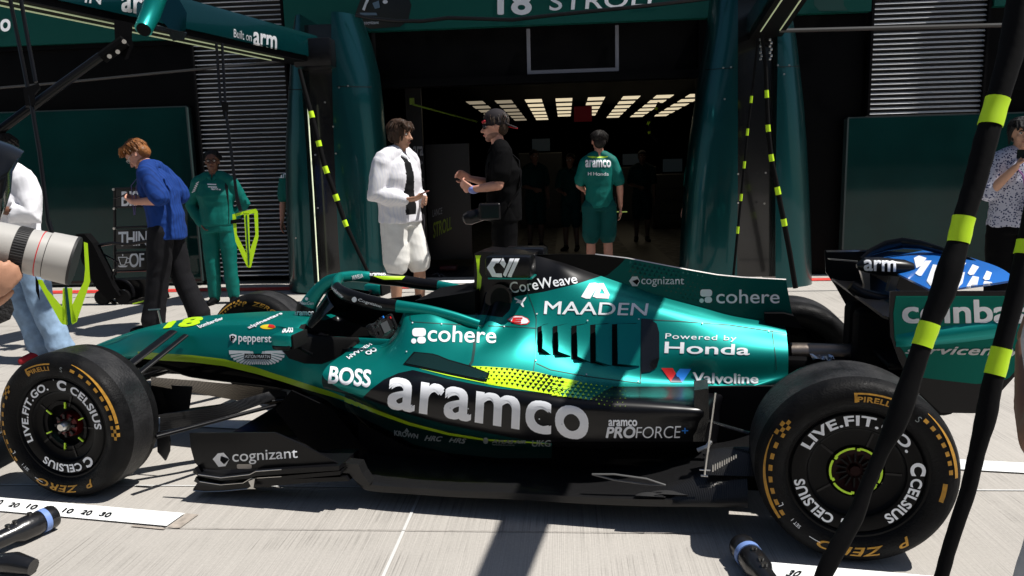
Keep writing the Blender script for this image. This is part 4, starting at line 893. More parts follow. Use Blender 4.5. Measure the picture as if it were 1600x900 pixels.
# --- wheels
KT = .982
def wheel(u, vn, W_, R_, name, near=True, front=True):
    mk = MB()
    flip = 1 if near else -1      # local depth d goes inboard from the outer face
    def vv(d): return vn+d if near else vn-d
    c = Vector((u, 0, R_))
    prof = [(.050, .232), (.026, .243), (.010, .262), (.004, .29), (.009, .315), (.022, .333), (.040, .342), (.075, R_)]
    prof = prof+[(W_/2, R_+.0005)]+[(W_-d, r) for d, r in prof[::-1]]
    Mx = Matrix(((1, 0, 0, u), (0, 1, 0, 0), (0, 0, 1, R_), (0, 0, 0, 1)))
    mb = MB(); 
    def lt(P, m, nseg=96): mb.lathe([(vv(d), r) for d, r in P], Mx, nseg, m)
    lt([(.052, .10), (.052, .155), (.046, .165), (.034, .17), (.030, .178), (.030, .222), (.036, .228), (.026, .236), (.026, .243), (.05, .243)], 0)
    lt([(.05, .243), (.06, .225), (W_-.06, .22), (W_-.04, .24)], 0); lt([(.10, 0.001), (.10, .12)], 1, 48)
    rim = mb.build(name, [mat('wheel_cover', (.003, .003, .0035), .38, spec=.10), M_void], CAR, local=True)
    mb = MB(); lt([(d, r) for d, r in prof[:8]], 0); lt([(.075, R_), (W_/2, R_+.0005), (W_-.075, R_)], 1); lt([(W_-d, r) for d, r in prof[:8][::-1]], 0)
    ty = mb.build('tyre', [M_rub, M_tread], CAR, local=True, ang=70); ty.parent = rim; ty.matrix_world = CAR.matrix_world
    face = vn if near else vn-W_          # the face we see (outer for near wheels, inner for far ones)
    pd = [p[1] for p in prof[:8]]; dv = [p[0] for p in prof[:8]]
    def sv(r): return face+np.interp(r, pd, dv)-.0022
    def P3(ph, r, v=None): return (u+r*math.sin(ph), sv(r) if v is None else v, R_+r*math.cos(ph))
    def arc(ph0, ph1, r0, r1, m=0):
        n = max(2, int(abs(ph1-ph0)*14)); mk.grid([[P3(ph0+(ph1-ph0)*i/n, r0), P3(ph0+(ph1-ph0)*i/n, (r0+r1)/2), P3(ph0+(ph1-ph0)*i/n, r1)] for i in range(n+1)], m)
    def atext(txt, phc, r, h, m=0, bold=.02, span=None, v=None, shear=0, vis=None):
        vs, fs, bb = glyph(txt, bold, 1.08, shear); k = h/(.73 if not txt.islower() else .73); wid = (bb[2]-bb[0])*k
        kx = k if span is None else span*r/(bb[2]-bb[0])
        v2, f2 = subdiv(vs, fs, .35)
        mk.add([P3(phc+((x-(bb[0]+bb[2])/2)*kx)/r, r+y*k-h/2, v) for x, y in v2], f2, m)
    d2 = math.radians
    def band(ph0, ph1, rev=False):
        q_ = 16; mk.grid([[P3(ph0+(ph1-ph0)*i/q_, .322-.009*min(1, 1.6*(i/q_ if not rev else 1-i/q_))), P3(ph0+(ph1-ph0)*i/q_, .324)] for i in range(q_+1)], 0)
        n = 7
        for i in range(n):
            a = ph0+(ph1-ph0)*(i+.1)/n; arc(a, a+(ph1-ph0)*.5/n, .293, .306)
        s = 1; e = ph1
        for i in range(4 if rev or front else 0):
            for j in range(3):
                if (i+j) % 2 == 0: a = e+s*d2(1.5+i*3.2); arc(a, a+s*d2(3.2), .288+j*.012, .3+j*.012)
    if near:
        o = -22 if front else 0
        atext('PIRELLI', d2(9+o), .285, .020, 0, .03, d2(24)); arc(d2(-5+o), d2(22+o), .302, .308); arc(d2(-5+o), d2(-3+o), .272, .304)
        band(d2(42+o), d2(105+o) if front else d2(88)); band(d2(-125), d2(-65), True)
        atext('P', d2(146 if not front else 152), .292, .034, 0, .02, d2(9), shear=.3); atext('ZERO', d2(183 if not front else 188), .292, .034, 0, .02, d2(46), shear=.3)
        atext('SET 1', d2(226), .285, .013, 1, .01); atext('L', d2(244), .29, .02, 1, 0); arc(d2(204), d2(213), .288, .290, 1)
        atext('S', d2(40 if not front else 12), .288, .024, 2, -.005)
        if not front: arc(d2(92), d2(106), .276, .290)
        lv = vn+.030-.003
        if front:
            atext('LIVE.FIT.GO.', d2(-64), .200, .036, 1, .03, d2(100), lv); atext('CELSIUS', d2(56), .200, .037, 1, .03, d2(68), lv); atext('C', d2(8), .203, .044, 1, .05, d2(14), lv); atext('o', d2(-3), .226, .007, 1, .0, None, lv)
            atext('CELSIUS', d2(186), .200, .037, 1, .03, d2(62), lv); atext('C', d2(142), .203, .044, 1, .05, d2(14), lv)
        else:
            atext('LIVE.FIT.GO.', d2(-1), .200, .037, 1, .03, d2(125), lv); atext('CELSIUS', d2(120), .200, .037, 1, .03, d2(56), lv); atext('C', d2(82), .203, .046, 1, .05, d2(14), lv)
            atext('CELSIUS', d2(231), .200, .037, 1, .03, d2(58), lv); atext('C', d2(187), .203, .046, 1, .05, d2(14), lv)
    elif front:
        atext('P', d2(-8), .292, .03, 0, .02, d2(8), shear=.3); atext('ZERO', d2(22), .292, .03, 0, .02, d2(38), shear=.3); atext('PIRELLI', d2(100), .285, .02, 0, .03, d2(24)); band(d2(-60), d2(-25))
    if mk.v: q = mk.build('tyre_lettering', [M_yel, M_white, M_grey], CAR, local=True); q.parent = ty; q.matrix_world = CAR.matrix_world
    if near:
        mb = MB()
        if front:
            for k in range(6):
                a = d2(60*k+8); mb.prism([P3(a-.04, .085, vn+.045), P3(a+.04, .085, vn+.045), P3(a+.03, .115, vn+.045), P3(a-.03, .115, vn+.045)], (0, .006, 0), 0)
            lt2 = lambda P, m: mb.lathe([(vn+d, r) for d, r in P], Mx, 32, m)
            lt2([(.09, .062), (.06, .055), (.055, .035), (.08, .03)], 1); lt2([(.07, .03), (.03, .024), (.02, .016), (.02, .001)], 2); 
            for k in range(8):
                a = d2(45*k); mb.box((-.006, 0, .035), (.006, .02, .055), Matrix.Translation((u, vn+.045, R_)) @ Matrix.Rotation(a, 4, 'Y'), 0, 3)
            lt2([(.045, .12), (.065, .118)], 3)
        else:
            for k in range(6):
                a0 = d2(60*k+6); g = [[P3(a0+d2(50)*i/8, .083, vn+.045), P3(a0+d2(50)*i/8, .091, vn+.045)] for i in range(9)]; mb.grid(g, 0)
                g = [[P3(a0+d2(-5)+d2(8)*i/2, .078, vn+.046), P3(a0+d2(-5)+d2(8)*i/2, .088, vn+.046)] for i in range(3)]; mb.grid(g, 0)
            lt2 = lambda P, m: mb.lathe([(vn+d, r) for d, r in P], Mx, 32, m)
            lt2([(.05, .080), (.07, .05), (.07, .02), (.05, .018), (.05, .001)], 1)
            for k in range(14): mb.box((-.003, 0, .03), (.003, .008, .07), Matrix.Translation((u, vn+.058, R_)) @ Matrix.Rotation(d2(360/14*k), 4, 'Y'), 0, 4)
        # spokes faintly visible in the cover
        for k in range(5): mb.box((-.004, 0, .10), (.004, .005, .155), Matrix.Translation((u, vn+.049, R_)) @ Matrix.Rotation(d2(72*k+20), 4, 'Y'), 0, 3)
        q = mb.build('hub', [M_lime, mat('hub_red_front', (.10, .004, .004), .4, .3) if front else mat('hub_red', (.010, .0008, .0008), .6, 0, spec=.1), M_silver, M_black, M_void], CAR, local=True); q.parent = rim; q.matrix_world = CAR.matrix_world
    return rim
wheel(0, 0, .28, .3525*KT, 'front_wheel', True, True); wheel(0, 1.90, .28, .3525*KT, 'front_wheel', False, True)
wheel(3.4, 0, .375, .355*KT, 'rear_wheel', True, False); wheel(3.4, 1.90, .375, .355*KT, 'rear_wheel', False, False)
mb = MB(); A1 = [PV(236, 589, .28), PV(330, 597, .50), (PV(420, 607, .70)), PV(448, 612, .76)]; B1 = [PV(236, 600, .27), PV(330, 617, .48), PV(405, 629, .68), PV(450, 633, .75)]
mb.grid([[a, tuple((Vector(a)+Vector(b))/2+Vector((0, 0, .006))), b] for a, b in zip(spl(A1, 14).tolist(), spl(B1, 14).tolist())], thick=(0, 0, -.006)); mb.build('wishbone_fairing', carbon('lit_carbon_plate', (.045, .038, .03), .35), CAR, local=True)  # carbon colour lightened and warmed to look sunlit
mb = MB(); A1 = [PV(250, 648, .28), PV(330, 636, .42), PV(420, 612, .66)]; B1 = [PV(250, 672, .27), PV(335, 655, .42), PV(430, 622, .66)]
mb.grid([[a, b] for a, b in zip(spl(A1, 12).tolist(), spl(B1, 12).tolist())], thick=(0, 0, -.006)); mb.build('wishbone_fairing', M_carb, CAR, local=True)
# brake duct scoops and small winglet behind the front wheel
mb = MB(); vprism(mb, [(245, 676), (262, 674), (265, 690), (264, 706), (258, 720), (246, 706)], .20, .21); vprism(mb, [(236, 600), (300, 604), (295, 640), (236, 650)], .34, .345); mb.build('brake_duct', M_black, CAR, False, local=True)

# --- suspension
def arm(a, b, chord, th, m=M_carb, name='suspension_arm', dirv=(1, 0, 0)):
    MB().tube([a, tuple((Vector(a)+Vector(b))/2), b], [chord]*3, 14, True, 0, flat=(dirv, th/chord)).build(name, m, CAR, local=True)
arm(PV(270, 518, .76), (.03, .24, .47), .030, .010, M_black); arm(PV(290, 524, .75), (.10, .24, .44), .020, .009, M_black)
arm(PV(268, 516, 1.14), (.03, 1.66, .47), .03, .01, M_black); arm(PV(445, 622, .72), (.05, .25, .30), .030, .010); arm(PV(300, 600, .80), (.0, .25, .26), .026, .009)
arm(PV(450, 628, .74), (.42, .12, .29), .014, .010, M_black); arm((.62, 1.18, .22), (.05, 1.65, .2), .03, .01); arm((.0, 1.1, .3), (.0, 1.65, .2), .03, .01)
arm(PV(1103, 657, .42), PV(1172, 677, .30), .012, .006, M_carb); arm((3.2, .78, .45), (3.38, .38, .46), .03, .01, M_black); arm((3.0, .75, .30), (3.36, .38, .22), .03, .01, M_black); arm((3.55, .80, .45), (3.42, .38, .46), .03, .01, M_black)
arm((3.2, 1.12, .45), (3.38, 1.55, .46), .03, .01, M_black)
MB().tube([PV(1118, 614, .16), PV(1101, 742, .16)], .004, 8).build('stay_rod', M_silver, CAR, local=True)
MB().tube([PV(253, 510, .95), PV(247, 485, .95)], .005, 8).tube([PV(232, 484, .95), PV(250, 483, .95)], .004, 8).build('sensor_mast', M_silver, CAR, local=True)

# --- floor, boards and winglets
fe = rail((545, 732, .22), (575, 757, .16), (640, 762, .15), (700, 766, .15), (800, 770, .15), (900, 776, .15), (1000, 780, .15), (1100, 781, .15), (1172, 782, .15))
fi = rail((545, 722, .30), (600, 742, .22), (700, 748, .22), (800, 752, .22), (900, 756, .24), (1000, 752, .26), (1100, 735, .26), (1172, 720, .26))
uf = np.linspace(1.32, 3.04, 70); g = []
for u_ in uf:
    a = (u_, float(pchip(fe[:, 0], fe[:, 1], np.array([u_]))[0]), float(pchip(fe[:, 0], fe[:, 2], np.array([u_]))[0])); b = (u_, float(pchip(fi[:, 0], fi[:, 1], np.array([u_]))[0]), float(pchip(fi[:, 0], fi[:, 2], np.array([u_]))[0]))
    g.append([(a[0], a[1], a[2]-.03), a, (u_, (a[1]+b[1])/2, (a[2]+b[2])/2+.006), b, (u_, .5, b[2]+.01), (u_, .95, .10), (u_, 1.4, b[2]+.01), (u_, 1.9-b[1], b[2]), (u_, 1.9-a[1], a[2]), (u_, 1.9-a[1], a[2]-.03), (u_, .95, .035)])
mb = MB().grid([r+[r[0]] for r in g]); mb.build('floor', M_carb, CAR, local=True, ang=60)
mb = MB(); vprism(mb, [(296, 677), (429, 676), (470, 694), (528, 724), (527, 730), (430, 732), (335, 734), (313, 732), (304, 722), (298, 700)], .12, .13); bd_ = mb.build('bargeboard', M_black, CAR, False, local=True)
mb = MB(); vprism(mb, [(528, 722), (560, 726), (566, 740), (578, 757), (572, 763), (556, 752), (545, 740), (528, 738)], .14, .2); mb.build('floor_corner', M_carb, CAR, False, local=True)
dd = Decal([bd_], lift=.003)
dd.text('cognizant', ((363, 705), (465, 700), (466, 720), (364, 727)), 0, .006, step=0); dd.poly([(333, 717), (341, 708), (350, 707), (359, 717), (353, 728), (342, 729)], 0, step=0); dd.poly([(346, 712), (359, 717), (351, 725), (345, 719)], 1, .005, step=0)
dd.poly(rrect(371, 724.5, 394, 732, 2.5), 2, .004, step=0); dd.poly(rrect(449, 725.5, 470, 732, 3), 2, .004, step=0)
q = dd.build('board_lettering', [M_white, M_black, mat('cut_out', (.42, .38, .34), .8)], CAR); q.parent = bd_; q.matrix_world = CAR.matrix_world
for k, pl in enumerate(([(304, 731), (310, 741), (345, 746), (390, 741), (400, 736), (440, 733), (530, 728), (530, 735), (440, 741), (400, 744), (388, 748), (345, 751), (310, 744), (301, 738)],
                              [(306, 745), (312, 752), (345, 757), (380, 754), (392, 747), (440, 744), (532, 736), (532, 742), (440, 750), (396, 752), (382, 759), (345, 762), (312, 757), (303, 752)],
                              [(308, 755), (303, 762), (302, 766), (320, 768), (350, 767), (390, 763), (450, 757), (500, 753), (545, 752), (540, 745), (450, 749), (400, 752), (350, 758), (320, 757)])):
    mb = MB(); vprism(mb, pl, .09+.015*k, .30, 0); mb.tube([PV(x, y+.3, .088+.015*k) for x, y in pl[1:6]], .0025, 6, m=1); mb.build('board_winglet', [M_black, M_silver], CAR, False, local=True)
mb = MB(); vprism(mb, [(388, 752), (398, 748), (396, 762), (400, 764), (386, 764), (392, 760)], .09, .1); mb.build('winglet_bracket', M_silver, CAR, False, local=True)
# keel splitter below the chassis
mb = MB(); mb.box((.45, .62, .06), (1.9, 1.28, .13), bev=.02); mb.box((.75, .70, .10), (1.3, 1.20, .33), bev=.03); mb.build('keel', M_black, CAR, local=True)
for pl, v in (([(455, 610), (520, 640), (560, 690), (560, 720), (530, 722), (470, 690), (430, 640)], .55), ([(560, 660), (640, 700), (800, 722), (1000, 725), (1000, 752), (800, 752), (620, 742), (560, 728)], .42)):
    mb = MB(); vprism(mb, pl, v, v+.01); mb.build('floor_fence', M_matte, CAR, False, local=True)
# crumpled shiny edge fins on the floor
for k, (x0, x1, yy, hh) in enumerate(((992, 1040, 772, 7), (1012, 1075, 769, 6), (1030, 1088, 776, 8), (1046, 1112, 772, 9))):
    g = []
    for i in range(13):
        t = i/12; x = x0+(x1-x0)*t; e = math.sin(math.pi*t)**.6
        g.append([PV(x, yy+2-hh*e*q_+3*t, .135+.02*k+.03*q_) for q_ in (0, .5, 1)])
    MB().grid(g, thick=(0, .003, 0)).build('edge_fin', mat('worn_carbon', (.16, .16, .165), .22, .8, bump=.12, bscale=40), CAR, local=True)
mb = MB(); a = [PV(x, y, .17) for x, y in ((925, 741), (960, 741), (1010, 748), (1040, 758), (1010, 757), (960, 750))]; mb.tube([a[0], a[1], a[2], a[3]], .004, 6); mb.tube([a[0], a[5], a[4], a[3]], .004, 6); mb.build('floor_slot_edge', mat('carbon_edge', (.1, .1, .1), .35), CAR, local=True)
mb = MB(); vprism(mb, [(1108, 605), (1240, 603), (1225, 700), (1180, 780), (1090, 780), (1080, 700)], .62, .64); mb.build('rear_shroud', M_void, CAR, False, local=True)
mb = MB(); g = []
for i in range(12):
    t = i/11; u_ = 2.95+.5*t; g.append([(u_, .40, .17+.14*t), (u_, .60, .2+.2*t), (u_, .95, .2+.2*t), (u_, 1.3, .2+.2*t), (u_, 1.5, .17+.14*t)])
mb.grid(g, thick=(0, 0, .012)); mb.build('diffuser', M_carb, CAR, local=True)
mb = MB(); vprism(mb, [(1085, 610), (1107, 607), (1108, 655), (1098, 690), (1083, 690)], .36, .50); mb.build('sidepod_outlet', M_carb, CAR, False, local=True)

mb = MB(); g = []
for i in range(14):
    t = i/13; x = 1095+130*t; g.append([PV(x, 704-10*math.sin(t*2.6)+8*t, .30), PV(x+6, 716+6*t, .24), PV(x+4, 742+4*t, .20)])
mb.grid(g, thick=(0, .004, 0)).build('duct_shroud', M_carb, CAR, local=True)
mb = MB()
for k in range(11): a = PV(1114+k*3.6, 731-k*1.9, .20); mb.box((a[0]-.0022, a[1]-.006, a[2]-.014+.0006*k), (a[0]+.0022, a[1], a[2]+.014-.0008*k))
mb.build('louvred_winglet', M_silver, CAR, False, local=True)
MB().tube([PV(1090, 704, .25), PV(1105, 698, .25), PV(1110, 690, .27)], .010, 8).build('stay_bracket', M_silver, CAR, local=True)
MB().tube([PV(1093, 734, .16), PV(1110, 735, .16)], .003, 6).tube([PV(1095, 743, .16), PV(1106, 744, .16)], .004, 6).build('rod_foot', M_silver, CAR, local=True)

# --- gearbox, exhaust, crash structure
mb = MB(); mb.box((3.2, .86, .30), (4.0, 1.04, .56), bev=.04); mb.box((3.55, .80, .35), (3.78, .92, .80), bev=.03); mb.box((3.55, .98, .35), (3.78, 1.10, .80), bev=.03); mb.build('gearbox', M_matte, CAR, local=True)
mb = MB(); mb.tube([PV(1235, 551, .95), PV(1280, 551, .95), PV(1336, 553, .95)], [.048, .046, .047], 24, m=0); mb.tube([PV(1336, 553, .95), PV(1340, 553, .95)], .05, 24, m=1); mb.build('exhaust', [mat('exhaust_metal', (.25, .21, .18), .3, .9, bump=.1, bscale=30), M_matte], CAR, local=True)
mb = MB(); random.seed(5); a = PV(1270, 563, .80)
mb.grid([[(a[0]+i*.014, a[1]+j*.03, a[2]+random.uniform(-.008, .008)) for j in range(5)] for i in range(8)], thick=(0, 0, .002)); mb.build('heat_foil', mat('foil', (.6, .62, .68), .2, 1), CAR, False, local=True)
MB().tube([PV(1333, 553, .93), PV(1360, 552, .93)], .06, 16).build('tail_pipe_guard', M_black, CAR, local=True)

# --- rear wing
vn_, vf_ = .42, 1.48
mb = MB(); vprism(mb, [(1391, 455), (1660, 455), (1660, 540), (1602, 570), (1566, 610), (1545, 625), (1535, 646), (1470, 645), (1425, 603), (1404, 562), (1391, 525), (1390, 490)], vn_, vn_+.010)
ep = mb.build('endplate', M_black, CAR, False, local=True)
GP = [(1400, 463), (1660, 463), (1660, 515), (1602, 562), (1577, 590), (1560, 598), (1525, 600), (1480, 595), (1432, 589), (1411, 548), (1398, 532), (1396, 490)]
mb = MB(); vprism(mb, GP, vn_-.004, vn_-.0005); gp = mb.build('endplate_panel', mat('endplate_green', (.0, .15, .105), .5, 0, 0, .1, spec=.12), CAR, False, local=True); gp.parent = ep; gp.matrix_world = CAR.matrix_world
# bulge in the panel
mb = MB(); g = []
for i in range(25):
    t = i/24; x = 1400+200*t; top = 531-10*math.sin(math.pi*t)-28*t*t*.9; bot = 536-1*math.sin(math.pi*t)-24*t*t*.9; row = []
    for j in range(7):
        s = j/6; yy = (top-8)+(bot+6-(top-8))*s; q = PV(x, yy, vn_-.004); row.append((q[0], q[1]-.018*math.sin(math.pi*s)**.8*math.sin(math.pi*min(1, t*1.1+.001))**.5, q[2]))
    g.append(row)
mb.grid(g); q = mb.build('panel_bulge', M_teal, CAR, local=True); q.parent = ep; q.matrix_world = CAR.matrix_world
dd = Decal([gp, q], lift=.003); dd.text('coinbase', ((1410, 469), (1632, 469), (1634, 504), (1411, 504)), 0, .022, step=0); dd.text('servicenow', ((1417, 543), (1606, 540), (1604, 556), (1414, 552)), 1, .02, 1.05, .25, step=0)
q = dd.build('endplate_lettering', [M_white, mat('grey_white', (.5, .52, .52), .5)], CAR); q.parent = ep; q.matrix_world = CAR.matrix_world
mb = MB(); vprism(mb, [(1289, 391), (1355, 390), (1500, 400), (1480, 520), (1420, 560), (1352, 545), (1335, 500), (1306, 448), (1290, 425)], vf_-.01, vf_); mb.build('endplate', M_black, CAR, False, local=True)
mb = MB(); vprism(mb, [(1291, 391.5), (1292, 394), (1355, 393), (1355, 390.5)], vf_-.014, vf_-.01, 0); vprism(mb, [(1294, 404), (1296, 406), (1340, 410), (1341, 408)], vf_-.3, vf_-.28, 0); mb.build('endplate_edge', M_silver, CAR, False, local=True)
def wing_sheet(prof, v0, v1, n, t, name, m, bow=.0):
    g = []
    for i in range(n+1):
        s = i/n; v = v0+(v1-v0)*s; e = (1-(2*s-1)**6)
        g.append([(u_, v, w_+bow*(1-e)*k/(len(prof)-1)*-1) for k, (u_, w_) in enumerate(prof)])
    mb = MB().grid(g, thick=(0, 0, -t)); return mb.build(name, m, CAR, local=True)
PB = PV(1455, 455, .48)
wing_sheet([(3.56, .855), (3.60, .84), (3.66, .835), (3.72, .85), (3.76, .87)], vn_+.012, vf_-.012, 14, .012, 'main_plane', M_black)
flap = wing_sheet([(3.735, .955), (3.78, .965), (3.85, .985), (3.93, 1.005), (4.02, 1.03)], vn_+.012, vf_-.012, 20, .008, 'wing_flap', mat('flap_blue', (.015, .16, .58), .35, 0, .5), .03)
dd = Decal([flap], lift=.003)
for k, (a, b, c, d, e) in enumerate([((1428, 404), (1436, 400), (1448, 404), (1440, 416), (1432, 420)), ((1430, 428), (1446, 408), (1456, 408), (1440, 432), (1436, 432)), ((1448, 440), (1458, 414), (1470, 416), (1462, 440), (1454, 448)),
                                     ((1462, 450), (1478, 424), (1488, 420), (1484, 440), (1470, 452)), ((1490, 446), (1498, 428), (1508, 426), (1504, 444), (1496, 452)), ((1508, 452), (1520, 432), (1530, 434), (1526, 450), (1516, 454)), ((1532, 454), (1538, 440), (1550, 442), (1552, 450), (1546, 455)), ((1554, 455), (1560, 447), (1568, 449), (1572, 455), (1562, 456)), ((1490, 424), (1500, 408), (1510, 412), (1502, 424), (1494, 428)), ((1512, 428), (1520, 414), (1530, 418), (1522, 430), (1516, 431)), ((1536, 436), (1542, 424), (1550, 427), (1546, 438), (1540, 439))]):
    dd.poly([a, b, c, d, e], 0, step=3)
q = dd.build('flap_lettering', [M_white], CAR)
if q: q.parent = flap; q.matrix_world = CAR.matrix_world
# rounded black fairing that closes the flap's far end and top edge
arcp = [(1346, 402), (1362, 390), (1385, 381), (1412, 377), (1440, 380), (1470, 388), (1510, 402), (1560, 424), (1605, 444)]
vv_ = [1.40, 1.42, 1.42, 1.40, 1.30, 1.15, .90, .62, .43]
mb = MB(); mb.tube([PV(x, y+3, v) for (x, y), v in zip(arcp, vv_)], [.012, .02, .03, .032, .026, .02, .016, .014, .012], 12, flat=((0, 0, 1), .6)); mb.build('flap_edge', M_black, CAR, local=True)
p = PV(1339, 404, .95); q = PV(1426, 428, .95)
mb = MB(); mb.tube([(p[0]-.0, .95, p[2]-.035), (p[0]+.03, .95, p[2]-.03), (p[0]+.09, .95, p[2]-.035), (q[0]-.04, .95, q[2]+.025), (q[0], .95, q[2]+.025)], [.012, .042, .05, .048, .03], 20, True, 0, flat=((0, 1, 0), .85)); pod = mb.build('wing_pod', M_black, CAR, local=True)
dd = Decal([pod]); dd.text('arm', ((1351, 407), (1399, 409), (1399, 424), (1351, 422)), 0, .02); q = dd.build('pod_lettering', [M_white], CAR); q.parent = pod; q.matrix_world = CAR.matrix_world
mb = MB()
for pl in ([(1345, 424), (1359, 424), (1360, 458), (1347, 462), (1351, 445)], [(1394, 429), (1407, 429), (1398, 458), (1386, 456)]): vprism(mb, pl, .93, .97)
mb.build('wing_pylon', M_silver, CAR, False, local=True)
mb = MB(); mb.tube([PV(x, y, .93) for x, y in ((1328, 447), (1345, 460), (1370, 468), (1392, 472), (1400, 465))], [.02, .03, .035, .03, .02], 14); mb.build('pylon_base', M_black, CAR, local=True)
mb = MB(); mb.box((3.62, .55, .60), (3.95, 1.35, .63), bev=.01); mb.box((3.66, .55, .50), (3.9, 1.35, .53), bev=.01); mb.build('beam_wing', M_black, CAR, local=True)

# --- front wing and its endplates
for k, (u0, u1, w0, w1) in enumerate(((-1.12, -.86, .09, .11), (-.92, -.70, .12, .19), (-.76, -.58, .19, .28))):
    g = [[(u0+(u1-u0)*i/4+.12*abs(s)**2, .95+s*.92, w0+(w1-w0)*(i/4)**1.4) for i in range(5)] for s in np.linspace(-1, 1, 21)]
    MB().grid(g, thick=(0, 0, -.01)).build('front_wing_element', M_carb if k == 0 else M_black, CAR, local=True)
for v in (.02, 1.87):
    mb = MB(); mb.prism([(-1.1, v, .06), (-.48, v, .06), (-.46, v, .20), (-.55, v, .33), (-.72, v, .33), (-1.05, v, .14)], (0, .01, 0)); mb.build('front_wing_endplate', M_black, CAR, False, local=True)
# ================================================================== people
def remesh(mb, name, mats, parent, voxel=.008, smooth=6, disp=None, colfn=None):
    o = mb.build('tmp', mats, None, True)
    md = o.modifiers.new('r', 'REMESH'); md.mode = 'VOXEL'; md.voxel_size = voxel; md.use_smooth_shade = True
    if smooth: m2 = o.modifiers.new('s', 'SMOOTH'); m2.factor = .5; m2.iterations = smooth
    dg = bpy.context.evaluated_depsgraph_get(); dg.update(); me = bpy.data.meshes.new_from_object(o.evaluated_get(dg)); bpy.data.objects.remove(o)
    if disp:
        ns = [v.normal.copy() for v in me.vertices]
        for v, n in zip(me.vertices, ns): v.co += n*disp(v.co)
    me.materials.clear()
    for m_ in (mats if isinstance(mats, (list, tuple)) else [mats]): me.materials.append(m_)
    if colfn:
        for p in me.polygons: p.material_index = colfn(p.center)
    me.name = name; r = bpy.data.objects.new(name, me); COL.objects.link(r)
    if parent is not None: r.parent = parent; r.matrix_world = parent.matrix_world
    return r
def V(*a): return Vector(a)
def cap(mb, P, Rr, n=14, flat=None):
    """tapered limb through the points with rounded ends"""
    P = [Vector(p) for p in P]; Rr = list(Rr)
    d0 = (P[0]-P[1]).normalized(); d1 = (P[-1]-P[-2]).normalized()
    pts = [P[0]+d0*Rr[0]*k for k in (.95, .7)]+P+[P[-1]+d1*Rr[-1]*k for k in (.7, .95)]
    rr = [Rr[0]*.3, Rr[0]*.72]+Rr+[Rr[-1]*.72, Rr[-1]*.3]
    mb.tube(pts, rr, n, True, 0, flat)
def blob(mb, c, r, rot=None, n=16):
    """ellipsoid"""
    c = Vector(c); r = (r, r, r) if not hasattr(r, '__len__') else r; vs = []; fs = []; h = n//2
    Mx = rot or Matrix.Identity(3)
    vs.append(c+Mx @ V(0, 0, -r[2]))
    for i in range(1, h):
        a = -math.pi/2+math.pi*i/h
        for j in range(n): b = 2*math.pi*j/n; vs.append(c+Mx @ V(r[0]*math.cos(a)*math.cos(b), r[1]*math.cos(a)*math.sin(b), r[2]*math.sin(a)))
    vs.append(c+Mx @ V(0, 0, r[2])); L = len(vs)-1
    for j in range(n): fs.append([0, 1+(j+1) % n, 1+j]); fs.append([L, L-n+j, L-n+(j+1) % n])
    for i in range(h-2):
        for j in range(n): a = 1+i*n+j; b = 1+i*n+(j+1) % n; fs.append([a, b, b+n, a+n])
    mb.add(vs, fs)
def torso(mb, rings):
    """rings: (centre, rx forward, ry sideways)"""
    g = []
    for c, rx, ry in rings:
        row = []
        for j in range(24):
            t = 2*math.pi*j/24; ct, st = math.cos(t), math.sin(t); e = .85
            row.append((c[0]+rx*abs(ct)**e*(1 if ct > 0 else -1), c[1]+ry*abs(st)**e*(1 if st > 0 else -1), c[2]))
        g.append(row+[row[0]])
    k = len(mb.f); b = len(mb.v); mb.grid(g); n = 25
    mb.f += [tuple(b+i for i in range(24)), tuple(b+(len(g)-1)*n+i for i in range(24))]; mb.m += [0, 0]
def folds(amp, seed, sx=9, sz=4, fine=.35):
    def f(c):
        p = Vector((c.x*sx+seed, c.y*sx, c.z*sz)); a = noise.noise(p)+.25*noise.noise(p*2.1+V(5, 1, 2))
        r = 1-abs(noise.noise(Vector((c.x*sx*.8+c.z*5, c.y*sx*.8, c.z*sz*1.6+seed))))*2.2
        return amp*(.6*a+fine*max(-1, r))
    return f
SKIN = dict(fair=(.55, .27, .19), tan=(.42, .22, .14), dark=(.13, .055, .032), asian=(.48, .27, .18), dim=(.14, .07, .045), brown=(.20, .10, .065))  # dim: skin tone darkened for the shade inside the garage
def skinmat(k): return mat('skin_'+k, SKIN[k], .5, spec=.4, var=.06, vscale=25, bump=.05, bscale=300)
def hand(mb, wrist, direction, palm_n, side, curl=.5, spread=.0, k=1., grip=None):
    """palm + four fingers + thumb; direction wrist->fingers, palm_n = direction the palm faces"""
    w_ = Vector(wrist); d = Vector(direction).normalized(); n = Vector(palm_n); n = (n-d*n.dot(d)).normalized(); s = d.cross(n)*side
    pc = w_+d*.045*k
    for q in (-.028, -.009, .010, .028): cap(mb, [w_+d*.012*k+s*q*.7*k, w_+d*.085*k+s*q*k], [.014*k, .0125*k], 10)
    for q, L in ((-.029, .060), (-.010, .074), (.010, .080), (.029, .072)):
        b = w_+d*.088*k+s*q*(1+spread)*k; a1 = curl*.7; a2 = curl*1.5; a3 = curl*2.1
        p = [b]; 
        for a, f in ((a1, .45), (a2, .32), (a3, .23)): p.append(p[-1]+(d*math.cos(a)+n*math.sin(a))*L*f*k)
        cap(mb, p, [.0098*k, .0092*k, .0085*k, .0075*k], 10)
    t0 = w_+d*.03*k+s*.032*k; t1 = t0+(d*.6+s*.6+n*.35).normalized()*.035*k; t2 = t1+(d*.8+s*.1+n*.6*max(curl, .3)).normalized()*.03*k; t3 = t2+(d*.8-s*.15+n*.6*max(curl, .3)).normalized()*.024*k
    cap(mb, [t0, t1, t2, t3], [.015*k, .0125*k, .0108*k, .009*k], 10)
    return w_+d*.09*k+n*.03*k
